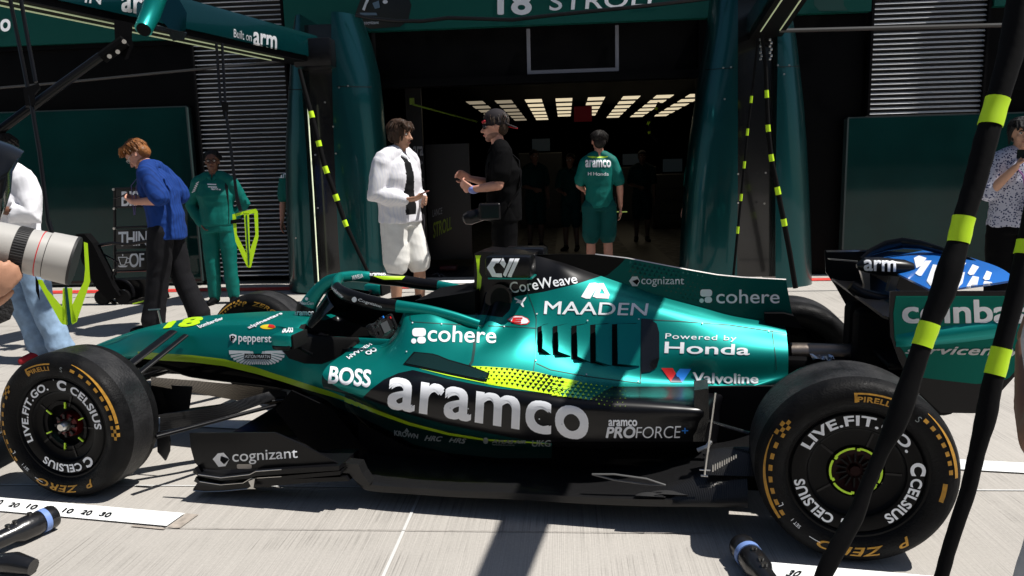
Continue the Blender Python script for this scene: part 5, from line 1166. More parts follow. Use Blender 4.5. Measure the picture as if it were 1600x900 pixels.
def head(mb, c, yaw, pitch, k=1.):
    Mh = (Matrix.Rotation(yaw, 3, 'Z') @ Matrix.Rotation(pitch, 3, 'Y'))
    f = lambda x, y, z: Vector(c)+Mh @ V(x*k, y*k, z*k)
    blob(mb, f(-.012, 0, .030), (.098*k, .077*k, .092*k), Mh, 24); blob(mb, f(.022, 0, -.035), (.066*k, .059*k, .078*k), Mh, 20)
    blob(mb, f(.062, 0, -.088), (.026*k, .027*k, .024*k), Mh); blob(mb, f(.060, 0, .042), (.030*k, .055*k, .022*k), Mh)
    cap(mb, [f(.082, 0, .018), f(.098, 0, -.008), f(.110, 0, -.026)], [.008*k, .010*k, .013*k], 10)
    for s in (-1, 1):
        blob(mb, f(.100, s*.011, -.030), .008*k); blob(mb, f(.058, s*.036, -.018), (.024*k, .022*k, .026*k), Mh)
        blob(mb, f(-.006, s*.077, -.004), (.016*k, .008*k, .030*k), Mh @ Matrix.Rotation(-.2, 3, 'Y'))
    blob(mb, f(.083, 0, -.055), (.014*k, .024*k, .008*k), Mh); blob(mb, f(.081, 0, -.068), (.014*k, .020*k, .008*k), Mh)
    return f, Mh
def person(label, loc, H, facing, J, skin='fair', cloth=None, group=None, body_only=False):
    """J: joints in the body frame (x forward, y to the person's left, z up, for a height of 1.8)"""
    t = thing('person', label, 'person', loc, facing, group=group); t.scale = (1, 1, 1)
    k = H/1.8; S_ = lambda p: Vector(p)*k
    MWt = t.matrix_world.copy()
    sk_ = skinmat(skin)
    pel, chest, neck, hd = [S_(J[a]) for a in ('pelvis', 'chest', 'neck', 'head')]
    mb = MB(); wd = J.get('w', 1.)
    torso(mb, [(pel+V(0, 0, -.06)*k, .10*k*wd, .15*k*wd), (pel+V(0, 0, .04)*k, .105*k*wd, .155*k*wd), ((pel+chest)/2, .10*k*wd, .14*k*wd), (chest, .115*k*wd, .165*k*wd), (chest+(neck-chest)*.6, .09*k, .14*k), (neck, .055*k, .07*k)])
    cap(mb, [neck-V(0, 0, .03)*k, neck+(hd-neck)*.45], [.060*k, .054*k], 16)
    f, Mh = head(mb, hd, J.get('hyaw', 0), J.get('hpitch', 0), k)
    for s in ('l', 'r'):
        sh, el, wr = S_(J['sh'+s]), S_(J['el'+s]), S_(J['wr'+s])
        cap(mb, [sh, sh+(el-sh)*.4, el], [.055*k, .050*k, .040*k]); cap(mb, [el, el+(wr-el)*.3, wr], [.040*k, .041*k, .027*k])
        hdn = J.get('hand'+s, ((wr-el), (0, 1 if s == 'r' else -1, 0), .35)); hand(mb, wr, hdn[0], hdn[1], 1 if s == 'l' else -1, hdn[2], 0, k*1.03)
        hp, kn, an = S_(J['hp'+s]), S_(J['kn'+s]), S_(J['an'+s])
        cap(mb, [hp, hp+(kn-hp)*.5, kn], [.085*k, .075*k, .054*k], 16); cap(mb, [kn, kn+(an-kn)*.3, an], [.053*k, .056*k, .036*k], 16)
        ft = J.get('foot'+s, 0); dv = V(math.cos(ft), math.sin(ft), 0); cap(mb, [an+V(0, 0, -.03)*k, an+dv*.13*k+V(0, 0, -.055)*k], [.034*k, .026*k])
    b = remesh(mb, 'body', [sk_], t, .0075*k if not body_only else .012, 3)
    # face details
    eye = mat('eye_white', (.6, .58, .55), .3); iris = mat('eye_dark', (.02, .012, .008), .2); lip = mat('lip_'+skin, tuple(c*m_ for c, m_ in zip(SKIN[skin], (.75, .45, .5))), .5)
    hairm = mat('hair_'+cloth['hair'][0], cloth['hair'][1], .6, spec=.25, bump=1, bscale=30, var=.45, vscale=18, aniso=(1, 1, .35))
    for s in (-1, 1):
        mb = MB(); blob(mb, f(.073, s*.031, .010), (.0135*k, .0135*k, .0095*k), Mh, 10); e = mb.build('eye', eye, t, local=True)
        mb = MB(); blob(mb, f(.0835, s*.031, .010), (.0045*k, .006*k, .006*k), Mh, 10); q = mb.build('iris', iris, t, local=True); q.parent = e; q.matrix_world = t.matrix_world
        mb = MB(); cap(mb, [f(.084, s*.016, .027), f(.086, s*.03, .031), f(.076, s*.047, .026)], [.0042*k, .005*k, .0035*k], 8); mb.build('eyebrow', hairm, t, local=True)
    mb = MB(); cap(mb, [f(.088, -.020, -.060), f(.098, 0, -.0605), f(.088, .020, -.060)], [.004*k, .006*k, .004*k], 8); mb.build('lips', lip, t, local=True)
    # hair
    hs = cloth['hair'][2]; mb = MB()
    if hs != 'none':
        blob(mb, f(-.026, 0, .052), (.098*k, .086*k, .085*k), Mh, 24); blob(mb, f(-.062, 0, -.01), (.055*k, .073*k, .07*k), Mh, 20)
        if hs in ('quiff', 'mop'):
            random.seed(len(label))
            for i in range(26):
                a = random.uniform(-1, 1); y = a*.062; z = .098+random.uniform(-.02, .02)-abs(a)*.02
                st = f(-.04+random.uniform(-.03, .05), y, z+.005)
                if hs == 'quiff': en = [f(.045, y*1.0+random.uniform(-.01, .01), .112+random.uniform(-.012, .014)), f(.092+random.uniform(-.01, .012), y*.9, .092+random.uniform(-.02, .015))]
                else: en = [f(.055, y*1.1, .105), f(.092+random.uniform(-.01, .008), y*1.12+random.uniform(-.01, .01), .050+random.uniform(-.018, .02))]
                cap(mb, [st]+en, [.020*k, .016*k, .006*k], 8)
        if hs == 'mop':
            for i in range(22):
                a = random.uniform(.6, math.pi*2-.6); x, y = -.02-.078*-math.cos(a)*1.0, .082*math.sin(a)
                x = -.015+.085*math.cos(a); 
                cap(mb, [f(x*.8, y*.85, .09), f(x*1.05, y*1.05, .02), f(x*1.08-.006, y*1.0, -.05+random.uniform(-.03, .02))], [.018*k, .014*k, .006*k], 8)
        if hs == 'short': blob(mb, f(.04, 0, .085), (.045*k, .06*k, .03*k), Mh)
        if hs == 'bun': blob(mb, f(-.105, 0, .02), .035*k)
        hd_ = folds(.0045*k, len(label), 60, 26, .3); hr = remesh(mb, 'hair', [hairm], t, .0055*k, 1, hd_)
        if not body_only:
            random.seed(len(label)+3); mb = MB(); lo = {'quiff': -.02, 'mop': -.06, 'short': -.04, 'bun': .02}[hs]
            for i in range(240):
                a = random.uniform(0, 2*math.pi); c0, s0 = math.cos(a), math.sin(a)
                if c0 > .55 and hs != 'quiff' and hs != 'mop': continue
                zt = random.uniform(.06, .13); ze = zt-random.uniform(.04, .09)
                if c0 > .5: ze = max(ze, .055)
                ze = max(ze, lo); r0 = math.sqrt(max(.02, 1-((zt-.052)/.09)**2)); r1 = math.sqrt(max(.02, 1-((ze-.052)/.13)**2))
                w1 = random.uniform(-.012, .012)
                mb.tube([f(-.026+.100*c0*r0, .088*s0*r0, zt), f(-.026+.106*c0*(r0+r1)/2, .093*s0*(r0+r1)/2+w1, (zt+ze)/2), f(-.026+.106*c0*r1, .092*s0*r1+w1*2, ze)], [.0035*k, .0035*k, .001*k], 5)
            q = mb.build('hair_strands', hairm, t, local=True); q.parent = hr; q.matrix_world = t.matrix_world
    if 'beard' in cloth:
        mb = MB(); blob(mb, f(.020, 0, -.062), (.062*k, .061*k, .046*k), Mh, 20); blob(mb, f(.060, 0, -.090), (.030*k, .031*k, .028*k), Mh); o_ = remesh(mb, 'beard', [mat('beard_'+cloth['hair'][0], tuple(.55*a+.45*b_ for a, b_ in zip(cloth['hair'][1], SKIN[skin])), .7, bump=.5, bscale=200)], t, .006*k, 2)
    if 'cap' in cloth:
        mb = MB(); blob(mb, f(-.018, 0, .062), (.106*k, .090*k, .088*k), Mh, 28); blob(mb, f(-.02, 0, .03), (.107*k, .091*k, .045*k), Mh, 24)
        bk = -1 if cloth['cap'][2] else 1
        for i in range(-4, 5): a = i*.17; cap(mb, [f(bk*.06-.02, .085*math.sin(a)*1.0, .020), f(bk*(.14+.03*math.cos(a*1.7))-.02, .075*math.sin(a*1.2), -.012 if bk > 0 else -.03)], [.010*k, .006*k], 8)
        q = remesh(mb, 'cap', [mat(*cloth['cap'][:2], .8, spec=.2)], t, .006*k, 2)
        if bk < 0:
            mb = MB(); cap(mb, [f(.076, -.05, .052), f(.090, -.02, .05), f(.090, .02, .05), f(.076, .05, .052)], [.012*k]*4, 8); w2 = mb.build('cap_band', mat('cap_red', (.45, .01, .02), .7), t, local=True); w2.parent = q; w2.matrix_world = t.matrix_world
            mb = MB(); [cap(mb, [f(-.12, s*.04, -.012), f(-.19, s*.035, -.036)], [.0035*k, .0035*k], 6) for s in (-1, -.2, .6)]; blob(mb, f(-.10, .045, .07), (.006, .012, .014)); w2 = mb.build('cap_stripe', mat('cap_red', (.45, .01, .02), .7), t, local=True); w2.parent = q; w2.matrix_world = t.matrix_world
    if 'glasses' in cloth:
        mb = MB(); dark = cloth['glasses'] == 'sun'
        for s in (-1, 1):
            pts = [f(.094, s*.033+.023*math.cos(a), .010+.017*math.sin(a)) for a in np.linspace(0, 2*math.pi, 15)]; mb.tube(pts, .0022*k, 6, False, m=0)
            mb.tube([f(.092, s*.054, .014), f(.04, s*.078, .014), f(-.01, s*.082, .008)], .0024*k, 6, m=0)
            if dark: mb.prism([f(.097, s*.033+.027*math.cos(a), .010+.022*math.sin(a)) for a in np.linspace(0, 2*math.pi, 13)[:-1]], Mh @ V(-.022, 0, 0), 0)
        mb.tube([f(.094, -.012, .014), f(.096, 0, .016), f(.094, .012, .014)], .002*k, 6, m=0)
        mb.build('glasses', [mat('glasses_frame', (.01, .01, .01), .2) if cloth['glasses'] != 'wire' else M_silver], t, local=True)
    # shirt
    c = cloth['shirt']; mb = MB(); ex = c.get('ex', .022)*k; hem = c.get('hem', -.05)*k; shz = hd*0
    torso(mb, [(pel+V(0, 0, hem), .110*k*wd+ex, .158*k*wd+ex), (pel+V(0, 0, .10)*k, .108*k*wd+ex, .152*k*wd+ex), ((pel+chest)/2+V(0, 0, .03)*k, .104*k*wd+ex, .150*k*wd+ex), (chest, .115*k*wd+ex, .170*k*wd+ex), (chest+(neck-chest)*.62, .088*k+ex, .150*k+ex*.7), (neck-V(0, 0, .012)*k, .056*k+ex*.5, .075*k+ex*.5)])
    for s in ('l', 'r'):
        sh, el, wr = S_(J['sh'+s]), S_(J['el'+s]), S_(J['wr'+s]); sl_ = c['sleeve']
        cap(mb, [chest+(neck-chest)*.75+(sh-chest)*.35, sh], [.055*k+ex*.6, .058*k+ex*.6], 16)
        if sl_ <= 1: cap(mb, [sh, sh+(el-sh)*sl_*.5, sh+(el-sh)*sl_], [.058*k+ex*.7, .060*k+ex*.8, .056*k+ex*.9], 16)
        else: cap(mb, [sh, sh+(el-sh)*.5, el, el+(wr-el)*.5, el+(wr-el)*(sl_-1)], [.058*k+ex*.7, .055*k+ex*.8, .052*k+ex*.8, .046*k+ex*.7, .034*k+ex*.5], 16)
    sm = c['mat']; shirt = remesh(mb, 'shirt', [sm], t, .009*k if not body_only else .014, 3, folds(c.get('fold', .012)*k, len(label)*.7, 9, 5.5))
    if c.get('collar', 1):
        mb = MB(); cc = neck+V(0, 0, .005)*k
        for s in (-1, 1):
            g = [[cc+V(.068*math.cos(a)*k, s*.072*math.sin(a)*k, .035*k*(1-.3*math.cos(a))-.01*k), cc+V((.085+.02*max(0, math.cos(a)))*math.cos(a)*k, s*.09*math.sin(a)*k, -.012*k-.045*k*max(0, math.cos(a))**4)] for a in np.linspace(.12, math.pi, 14)]
            mb.grid(g)
        q = mb.build('collar', sm, t, local=True); md_ = q.modifiers.new('s', 'SOLIDIFY'); md_.thickness = .004
    # trousers or shorts
    c = cloth['legs']; mb = MB(); ex = c.get('ex', .02)*k
    torso(mb, [(pel+V(0, 0, -.10)*k, .112*k*wd+ex*.6, .165*k*wd+ex*.5), (pel+V(0, 0, 0)*k, .112*k*wd+ex*.5, .162*k*wd+ex*.4), (pel+V(0, 0, .09)*k, .108*k*wd+ex*.3, .150*k*wd+ex*.3)])
    for s in ('l', 'r'):
        hp, kn, an = S_(J['hp'+s]), S_(J['kn'+s]), S_(J['an'+s]); L = c['len']
        if L <= 1: cap(mb, [hp, hp+(kn-hp)*L*.5, hp+(kn-hp)*L], [.090*k+ex*.8, .082*k+ex, .074*k+ex*1.2], 18)
        else: cap(mb, [hp, hp+(kn-hp)*.5, kn, kn+(an-kn)*.5, kn+(an-kn)*(L-1)], [.088*k+ex*.6, .078*k+ex*.8, .062*k+ex*.9, .054*k+ex, .046*k+ex*c.get('hemw', 1.)], 18)
    remesh(mb, 'shorts' if c['len'] <= 1 else 'trousers', [c['mat']], t, .010*k if not body_only else .015, 3, folds(c.get('fold', .012)*k, len(label)*.3+9, 7, 5))
    for s in ('l', 'r'):
        an = S_(J['an'+s]); ft = J.get('foot'+s, 0); dv = V(math.cos(ft), math.sin(ft), 0); mb = MB()
        cap(mb, [an+V(0, 0, -.035)*k-dv*.03*k, an+dv*.07*k+V(0, 0, -.042)*k, an+dv*.17*k+V(0, 0, -.056)*k], [.046*k, .044*k, .032*k], 14); cap(mb, [an, an+V(0, 0, -.03)*k], [.046*k, .046*k])
        zf_ = an.z-.085*k; n0 = len(mb.v); mb.v = [(x, y, max(z, zf_)) for x, y, z in mb.v]
        remesh(mb, 'shoe', [cloth['shoe']], t, .009, 1)
    return t, f, shirt, k
def stand(**kw):
    J = dict(pelvis=(0, 0, .96), chest=(0, 0, 1.28), neck=(0, 0, 1.50), head=(.015, 0, 1.665), shl=(0, .175, 1.44), shr=(0, -.175, 1.44), ell=(-.02, .235, 1.14), elr=(-.02, -.235, 1.14), wrl=(.05, .24, .88), wrr=(.05, -.24, .88),
             hpl=(0, .095, .92), hpr=(0, -.095, .92), knl=(.01, .10, .50), knr=(.01, -.10, .50), anl=(-.01, .11, .085), anr=(-.01, -.11, .085), footl=.15, footr=-.15)
    J.update(kw); return J
def cloth_mat(name, col, rough=.85, **k): return mat(name, col, rough, spec=.2, bump=k.get('bump', .25), bscale=k.get('bscale', 700), var=k.get('var', .08), vscale=12)
def striped(name, a, b, freq, axis=(0, 1, 0), kind='wave'):
    m = mat(name, a, .85, spec=.2); t = m.node_tree; bs = t.nodes['Principled BSDF']; tc = t.nodes.new('ShaderNodeTexCoord')
    if kind == 'wave':
        wv = t.nodes.new('ShaderNodeTexWave'); wv.wave_type = 'BANDS'; wv.bands_direction = 'DIAGONAL' if axis == 'd' else 'Y'; wv.inputs['Scale'].default_value = freq; wv.inputs['Distortion'].default_value = .15; wv.inputs['Detail'].default_value = 1; out = wv.outputs['Fac']
    else:
        wv = t.nodes.new('ShaderNodeTexVoronoi'); wv.inputs['Scale'].default_value = freq; out = wv.outputs['Distance']
    t.links.new(tc.outputs['Object'], wv.inputs[0]); r = t.nodes.new('ShaderNodeValToRGB'); t.links.new(out, r.inputs[0])
    r.color_ramp.elements[0].color = (*b, 1); r.color_ramp.elements[1].color = (*a, 1); r.color_ramp.elements[0].position = .32 if kind != 'wave' else .12; r.color_ramp.elements[1].position = .42 if kind != 'wave' else .35
    t.links.new(r.outputs[0], bs.inputs['Base Color']); return m
def ground_at(x, Y): p = onY(x, 400, Y); return (p.x, Y, 0)
def Hfor(x, y, Y): return onY(x, y, Y).z
def phone(t, c, M3, label, par=None, m=None):
    """held thing: own top-level object. c in the person's frame, M3 its axes"""
    W4 = t.matrix_world @ Matrix.Translation(c) @ M3.to_4x4()
    e = thing('phone', label, 'phone', tuple(W4.translation)); e.rotation_mode = 'QUATERNION'; e.rotation_quaternion = W4.to_quaternion(); e.matrix_world = Matrix.Translation(W4.translation) @ W4.to_quaternion().to_matrix().to_4x4()
    MB().box((-.036, -.075, -.004), (.036, .075, .0035), bev=.003).build('case', m or M_black, e, local=True); MB().box((-.033, -.071, .0036), (.033, .071, .0046)).build('screen', mat('phone_screen', (.01, .012, .015), .08), e, local=True)
    return e
def lanyard(t, neck, k, colr, drop=.42, front=.14, badge=True):
    mb = MB(); n = Vector(neck)*k
    for s in (-1, 1): mb.tube([n+V(-.05, s*.04, .02)*k, n+V(.03, s*.075, -.02)*k, n+V(front, s*.05, -.14)*k, n+V(front+.02, s*.008, -drop)*k], .008*k, 6, flat=((0, 1, 0), .3))
    mb.build('lanyard', colr, t, local=True)
    if badge: MB().box(n+V(front+.018, -.035, -drop-.13)*k, n+V(front+.026, .035, -drop)*k, bev=.002).build('badge', mat('badge_dark', (.05, .03, .07), .4), t, local=True)
pi = math.pi
# 1 man in the blue shirt, facing left, head bent over a phone
Y1 = 6.9; H1 = 1.93
J = stand(pelvis=(-.02, 0, .96), chest=(.02, 0, 1.27), neck=(.075, 0, 1.475), head=(.175, 0, 1.585), hyaw=0, hpitch=.80, shl=(.04, .17, 1.42), shr=(.04, -.17, 1.42), ell=(-.10, .26, 1.19), elr=(-.09, -.24, 1.19), wrl=(.17, .16, 1.18), wrr=(.20, -.06, 1.19),
          handl=((.85, -.55, .1), (0, -.6, .6), .75), handr=((.9, .25, .15), (0, .7, .5), .75), knl=(.06, .10, .50), anl=(.14, .11, .085), knr=(-.06, -.1, .5), anr=(-.20, -.11, .1))
hair1 = ('ginger', (.22, .085, .025), 'quiff')
x1 = onY(262, 400, Y1).x
t1, f1, s1, k1 = person('man in a loose royal blue short-sleeved shirt bending over a phone', (x1, Y1, 0), H1, pi+.12, J, 'fair', dict(hair=hair1, beard=1, glasses='wire', shirt=dict(mat=striped('blue_shirt', (.008, .040, .20), (.006, .028, .14), 9), sleeve=.85, ex=.034, hem=-.12, fold=.016), legs=dict(mat=cloth_mat('black_trousers', (.006, .006, .008)), len=1.95, ex=.035, hemw=1.6), shoe=M_matte))
lanyard(t1, (.085, 0, 1.46), k1, mat('lanyard_purple', (.25, .18, .45), .6), .40, .15, False)
phone(t1, V(.33, .04, 1.23)*k1, Matrix.Rotation(-1.57, 3, 'Z') @ Matrix.Rotation(-.25, 3, 'X'), 'phone held in both hands by the man in the blue shirt')
# 2 woman in green team uniform
Y2 = 8.4; x2 = onY(345, 400, Y2).x; H2 = Hfor(340, 234, Y2)
M_team = cloth_mat('team_green', (.0, .125, .105), .6); M_teamd = cloth_mat('team_green_dark', (.0, .065, .06), .7); M_team_shade = cloth_mat('shaded_team_cloth', (.0, .022, .02), .8)  # the last cloth is team green darkened for the garage shade
J = stand(w=1.1, shl=(0, .185, 1.43), shr=(0, -.185, 1.43), elr=(-.04, -.30, 1.17), wrr=(.06, -.17, .95), ell=(-.08, .30, 1.17), wrl=(-.04, .15, .98), handr=((.3, .5, -.6), (0, 1, .2), .6), handl=((.1, -.7, -.3), (-1, 0, 0), .5), hyaw=.15)
t2, f2, s2, k2 = person('woman in green team jacket and trousers with glasses, standing by the left louvres', (x2, Y2, 0), H2, -pi/2+.15, J, 'dark', dict(hair=('black', (.01, .008, .007), 'bun'), glasses='dark', shirt=dict(mat=M_team, sleeve=1.97, ex=.022, hem=-.03, fold=.012), legs=dict(mat=M_team, len=1.97, ex=.022), shoe=M_matte))
dc = Decal([s2], False)
for (a, b) in ((324, 287), (325, 291), (331, 295)): dc.poly([(a, b), (a+14, b+.5), (a+14, b+2.3), (a, b+1.8)], 0, step=0)
dc.text('BOSS', ((330, 293), (341, 294), (341, 297), (330, 296)), 0, .02, step=0); dc.poly([(352, 285), (356, 290), (358, 330), (358, 350), (357, 350), (356.6, 320), (351, 290)], 1, step=3); 
for i in range(5): dc.poly([(300+i*1.5, 300-i*3.4), (305+i*1.5, 297-i*3.4), (305+i*1.5, 298.5-i*3.4), (300+i*1.5, 301.5-i*3.4)], 0, step=0)
dc.build('jacket_print', [M_white, M_black], t2, False)
# 3 man in white
Y3 = 7.2; x3 = onY(628, 400, Y3).x; H3 = Hfor(622, 184, Y3)
J = stand(w=1.06, shl=(0, .18, 1.43), shr=(-.02, -.18, 1.43), elr=(-.05, -.245, 1.15), wrr=(.17, -.14, 1.10), ell=(-.02, .24, 1.14), wrl=(.16, .12, 1.10), handr=((.95, .25, .05), (0, .35, .9), .55), hyaw=.10, hpitch=.12, knl=(.10, .12, .5), anl=(.08, .13, .085), neck=(.02, 0, 1.49), head=(.05, 0, 1.655))
M_ws = striped('white_shirt', (.74, .73, .76), (.67, .67, .74), 15); M_wh = cloth_mat('white_cotton', (.74, .73, .70))
t3, f3, s3, k3 = person('man in an oversized white striped shirt and white shorts talking with the man in black', (x3, Y3, 0), H3, -.42, J, 'tan', dict(hair=('brown', (.035, .018, .01), 'mop'), shirt=dict(mat=M_ws, sleeve=1.9, ex=.045, hem=-.06, fold=.014), legs=dict(mat=M_wh, len=.90, ex=.034, fold=.008), shoe=cloth_mat('white_shoe', (.5, .5, .5))))
s3.data.materials.append(cloth_mat('black_vest', (.006, .006, .007)))
for p in s3.data.polygons:
    c = p.center/k3
    if c.x > .06 and .97 < c.z < 1.47 and abs(c.y+.045) < .030+.05*min(1, (1.47-c.z)*2.2)*(.75 if c.z < 1.1 else 1): p.material_index = 1
phone(t3, V(.30, -.085, 1.145)*k3, Matrix.Rotation(-1.3, 3, 'Z') @ Matrix.Rotation(.4, 3, 'X'), 'phone held out by the man in the white shirt', m=mat('phone_copper', (.25, .08, .06), .4))
# 4 man in black with a cap worn backwards
Y4 = 7.3; x4 = onY(790, 400, Y4).x; H4 = Hfor(769, 169, Y4)
J = stand(w=1.16, shl=(0, .185, 1.42), shr=(0, -.185, 1.42), ell=(.05, .24, 1.16), wrl=(.27, .12, 1.13), elr=(.02, -.23, 1.15), wrr=(.29, -.10, 1.22), handl=((.75, -.3, .45), (-.3, -.7, .3), .9), handr=((.7, .2, .35), (0, .6, -.2), .8), neck=(.03, 0, 1.48), head=(.065, 0, 1.645), hpitch=.10)
M_bk = cloth_mat('black_cotton', (.004, .004, .0045)); M_bk.node_tree.nodes['Principled BSDF'].inputs['Specular IOR Level'].default_value = .05
t4, f4, s4, k4 = person('man in black with a cap worn backwards and sunglasses, hands raised in talk', (x4, Y4, 0), H4, pi+.12, J, 'fair', dict(hair=('dark_brown', (.03, .017, .01), 'short'), beard=1, cap=('cap_charcoal', (.018, .015, .018), True), glasses='sun', shirt=dict(mat=M_bk, sleeve=.66, ex=.022, hem=-.08, fold=.012), legs=dict(mat=M_bk, len=1.95, ex=.035), shoe=M_matte))
mb = MB(); mb.tube([V(.02, .06, 1.50)*k4, V(.13, .11, 1.34)*k4, V(.15, .10, 1.15)*k4], .018*k4, 6, flat=((0, 1, 0), .4)); mb.tube([V(.02, .06, 1.50)*k4, V(-.13, .10, 1.36)*k4, V(-.14, .15, 1.15)*k4, V(-.02, .22, .98)*k4], .018*k4, 6, flat=((0, 1, 0), .4)); mb.build('harness', M_matte, t4, local=True)
mb = MB(); mb.box(V(.04, .16, .88)*k4, V(.22, .30, 1.02)*k4, bev=.02); cap(mb, [V(.12, .2, .95)*k4, V(.30, .2, .90)*k4], [.055*k4, .06*k4], 16); o_ = remesh(mb, 'camera', [M_black], None, .006, 1); o_.data.transform(t4.matrix_world); solo(o_, 'black camera slung at the hip of the man in the backwards cap', 'camera')
mb = MB(); w4 = V(.26, .125, 1.128)*k4
cap(mb, [w4+V(-.02, 0, 0), w4+V(.01, -.004, 0)], [.034*k4, .034*k4], 14); mb.build('wristband', mat('wristband_blue', (.2, .25, .6), .5), t4, local=True)
# 5 team member seen from behind
Y5 = 9.6; x5 = onY(937, 400, Y5).x; H5 = Hfor(932, 203, Y5)
J = stand(w=.88, ell=(.05, .235, 1.17), wrl=(.20, .16, 1.10), wrr=(.05, -.255, .90), elr=(-.01, -.24, 1.16), shl=(0, .15, 1.43), shr=(0, -.15, 1.43), hyaw=.1)
t5, f5, s5, k5 = person('team member in green shirt and shorts seen from behind at the garage door', (x5, Y5, 0), H5, pi/2+.05, J, 'fair', dict(hair=('near_black', (.012, .009, .008), 'short'), shirt=dict(mat=M_team, sleeve=.8, ex=.022, hem=-.06, fold=.012, collar=0), legs=dict(mat=M_teamd, len=.86, ex=.024, fold=.012), shoe=M_matte))
dc = Decal([s5], False); dc.text('aramco', ((915, 250.5), (954, 250.5), (954, 261), (915, 261)), 0, .03, step=3); dc.text('Honda', ((927, 269), (951, 269), (951, 274.5), (927, 274.5)), 0, 0, step=3); dc.text('H', ((919, 269), (924, 269), (924, 274), (919, 274)), 0, .02, step=0)
wings(dc, 934, 244.5, 32, 3.2, 1, 1, None); dc.build('shirt_print', [M_white, M_lime], t5, False)
MB().box(V(-.05, -.19, .90)*k5, V(.0, -.17, 1.02)*k5, bev=.01).build('radio', M_black, t5, local=True)
# 6 man on the right in a patterned shirt, taking a picture
Y6 = 6.4; x6 = onY(1580, 400, Y6).x; H6 = Hfor(1585, 183, Y6)
J = stand(elr=(.06, -.25, 1.18), wrr=(.22, -.13, 1.40), ell=(.0, .25, 1.16), wrl=(.16, .18, 1.15), handr=((.1, .35, .75), (.3, .9, 0), .6), hpitch=.10, hyaw=-.15, w=1.05)
t6, f6, s6, k6 = person('man with black fringe in a blue and white speckled shirt holding up a phone', (x6, Y6, 0), H6, -pi/2-.05, J, 'asian', dict(hair=('jet', (.008, .007, .007), 'mop'), shirt=dict(mat=striped('speckled_shirt', (.45, .46, .55), (.02, .03, .10), 60, kind='v'), sleeve=.9, ex=.03, hem=-.05, fold=.014), legs=dict(mat=M_bk, len=1.9, ex=.03), shoe=M_matte))
lanyard(t6, (.02, 0, 1.47), k6, mat('lanyard_violet', (.12, .02, .15), .6), .36, .16)
phone(t6, V(.27, -.11, 1.50)*k6, Matrix.Rotation(1.57, 3, 'Y') @ Matrix.Rotation(1.5, 3, 'X'), 'phone raised by the man in the speckled shirt')
# 7 man in white shirt and light jeans, at the left edge
Y7 = 5.75; x7 = onY(27, 400, Y7).x
J = stand(pelvis=(0, 0, .96), elr=(.03, -.24, 1.15), ell=(.03, .25, 1.17), wrl=(.20, .04, 1.24), wrr=(.24, -.02, 1.25), handl=((.6, -.5, .4), (-.2, -.9, 0), .7), handr=((.5, .5, .4), (0, .9, 0), .7), knl=(.02, .22, .5), anl=(.0, .36, .085), knr=(0, -.02, .5), anr=(-.04, .10, .085), hpitch=.25)
M_j = cloth_mat('light_denim', (.22, .32, .45), .85, var=.3)
t7, f7, s7, k7 = person('person in a white shirt and light blue jeans with red shoes at the left edge', (x7, Y7, 0), 1.86, -pi/2-.25, J, 'dark', dict(hair=('black', (.01, .008, .007), 'short'), shirt=dict(mat=cloth_mat('plain_white', (.76, .76, .80)), sleeve=1.25, ex=.045, hem=-.02, fold=.022), legs=dict(mat=M_j, len=1.95, ex=.035, hemw=1.5, fold=.018), shoe=cloth_mat('red_shoe', (.35, .02, .03))))
# 8 team member partly hidden behind the left tower
Y8 = 9.72; x8 = onY(474, 400, Y8).x
t8, f8, s8, k8 = person('team member in green almost hidden behind the left gantry tower', (x8, Y8, 0), 1.8, -pi/2, stand(), 'fair', dict(hair=('black', (.01, .008, .007), 'short'), shirt=dict(mat=M_team, sleeve=.8, hem=-.06), legs=dict(mat=M_teamd, len=1.95), shoe=M_matte))
dc = Decal([s8], False); dc.text('aram', ((424, 271), (452, 271), (452, 278), (424, 278)), 0, .02, step=3); dc.build('shirt_print', [M_white], t8, False)
# mechanics inside the garage, cloth and skin darkened for its shade
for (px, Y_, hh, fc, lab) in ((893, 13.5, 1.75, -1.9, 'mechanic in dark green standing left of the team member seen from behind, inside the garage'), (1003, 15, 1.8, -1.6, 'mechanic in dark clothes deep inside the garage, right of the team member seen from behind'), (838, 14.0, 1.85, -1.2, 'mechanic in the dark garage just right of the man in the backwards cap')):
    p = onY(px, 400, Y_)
    person(lab, (p.x, Y_, 0), hh, fc, stand(elr=(.03, -.24, 1.15), wrr=(.2, -.1, 1.1)), 'dim', dict(hair=('near_black', (.012, .009, .008), 'short'), shirt=dict(mat=M_team_shade, sleeve=.8, hem=-.06), legs=dict(mat=M_team_shade, len=.95), shoe=M_matte), group='mechanics standing in the dark garage', body_only=True)
p = onY(1090, 400, 10.6); person('team member behind the right gantry tower with a lime glove, only an arm showing', (p.x, 10.6, 0), 1.8, -2.6, stand(ell=(.02, .24, 1.15), wrl=(.16, .22, 1.05)), 'fair', dict(hair=('dark_brown', (.03, .017, .01), 'short'), shirt=dict(mat=M_team, sleeve=.8, hem=-.06), legs=dict(mat=M_teamd, len=1.9), shoe=M_matte), body_only=True)
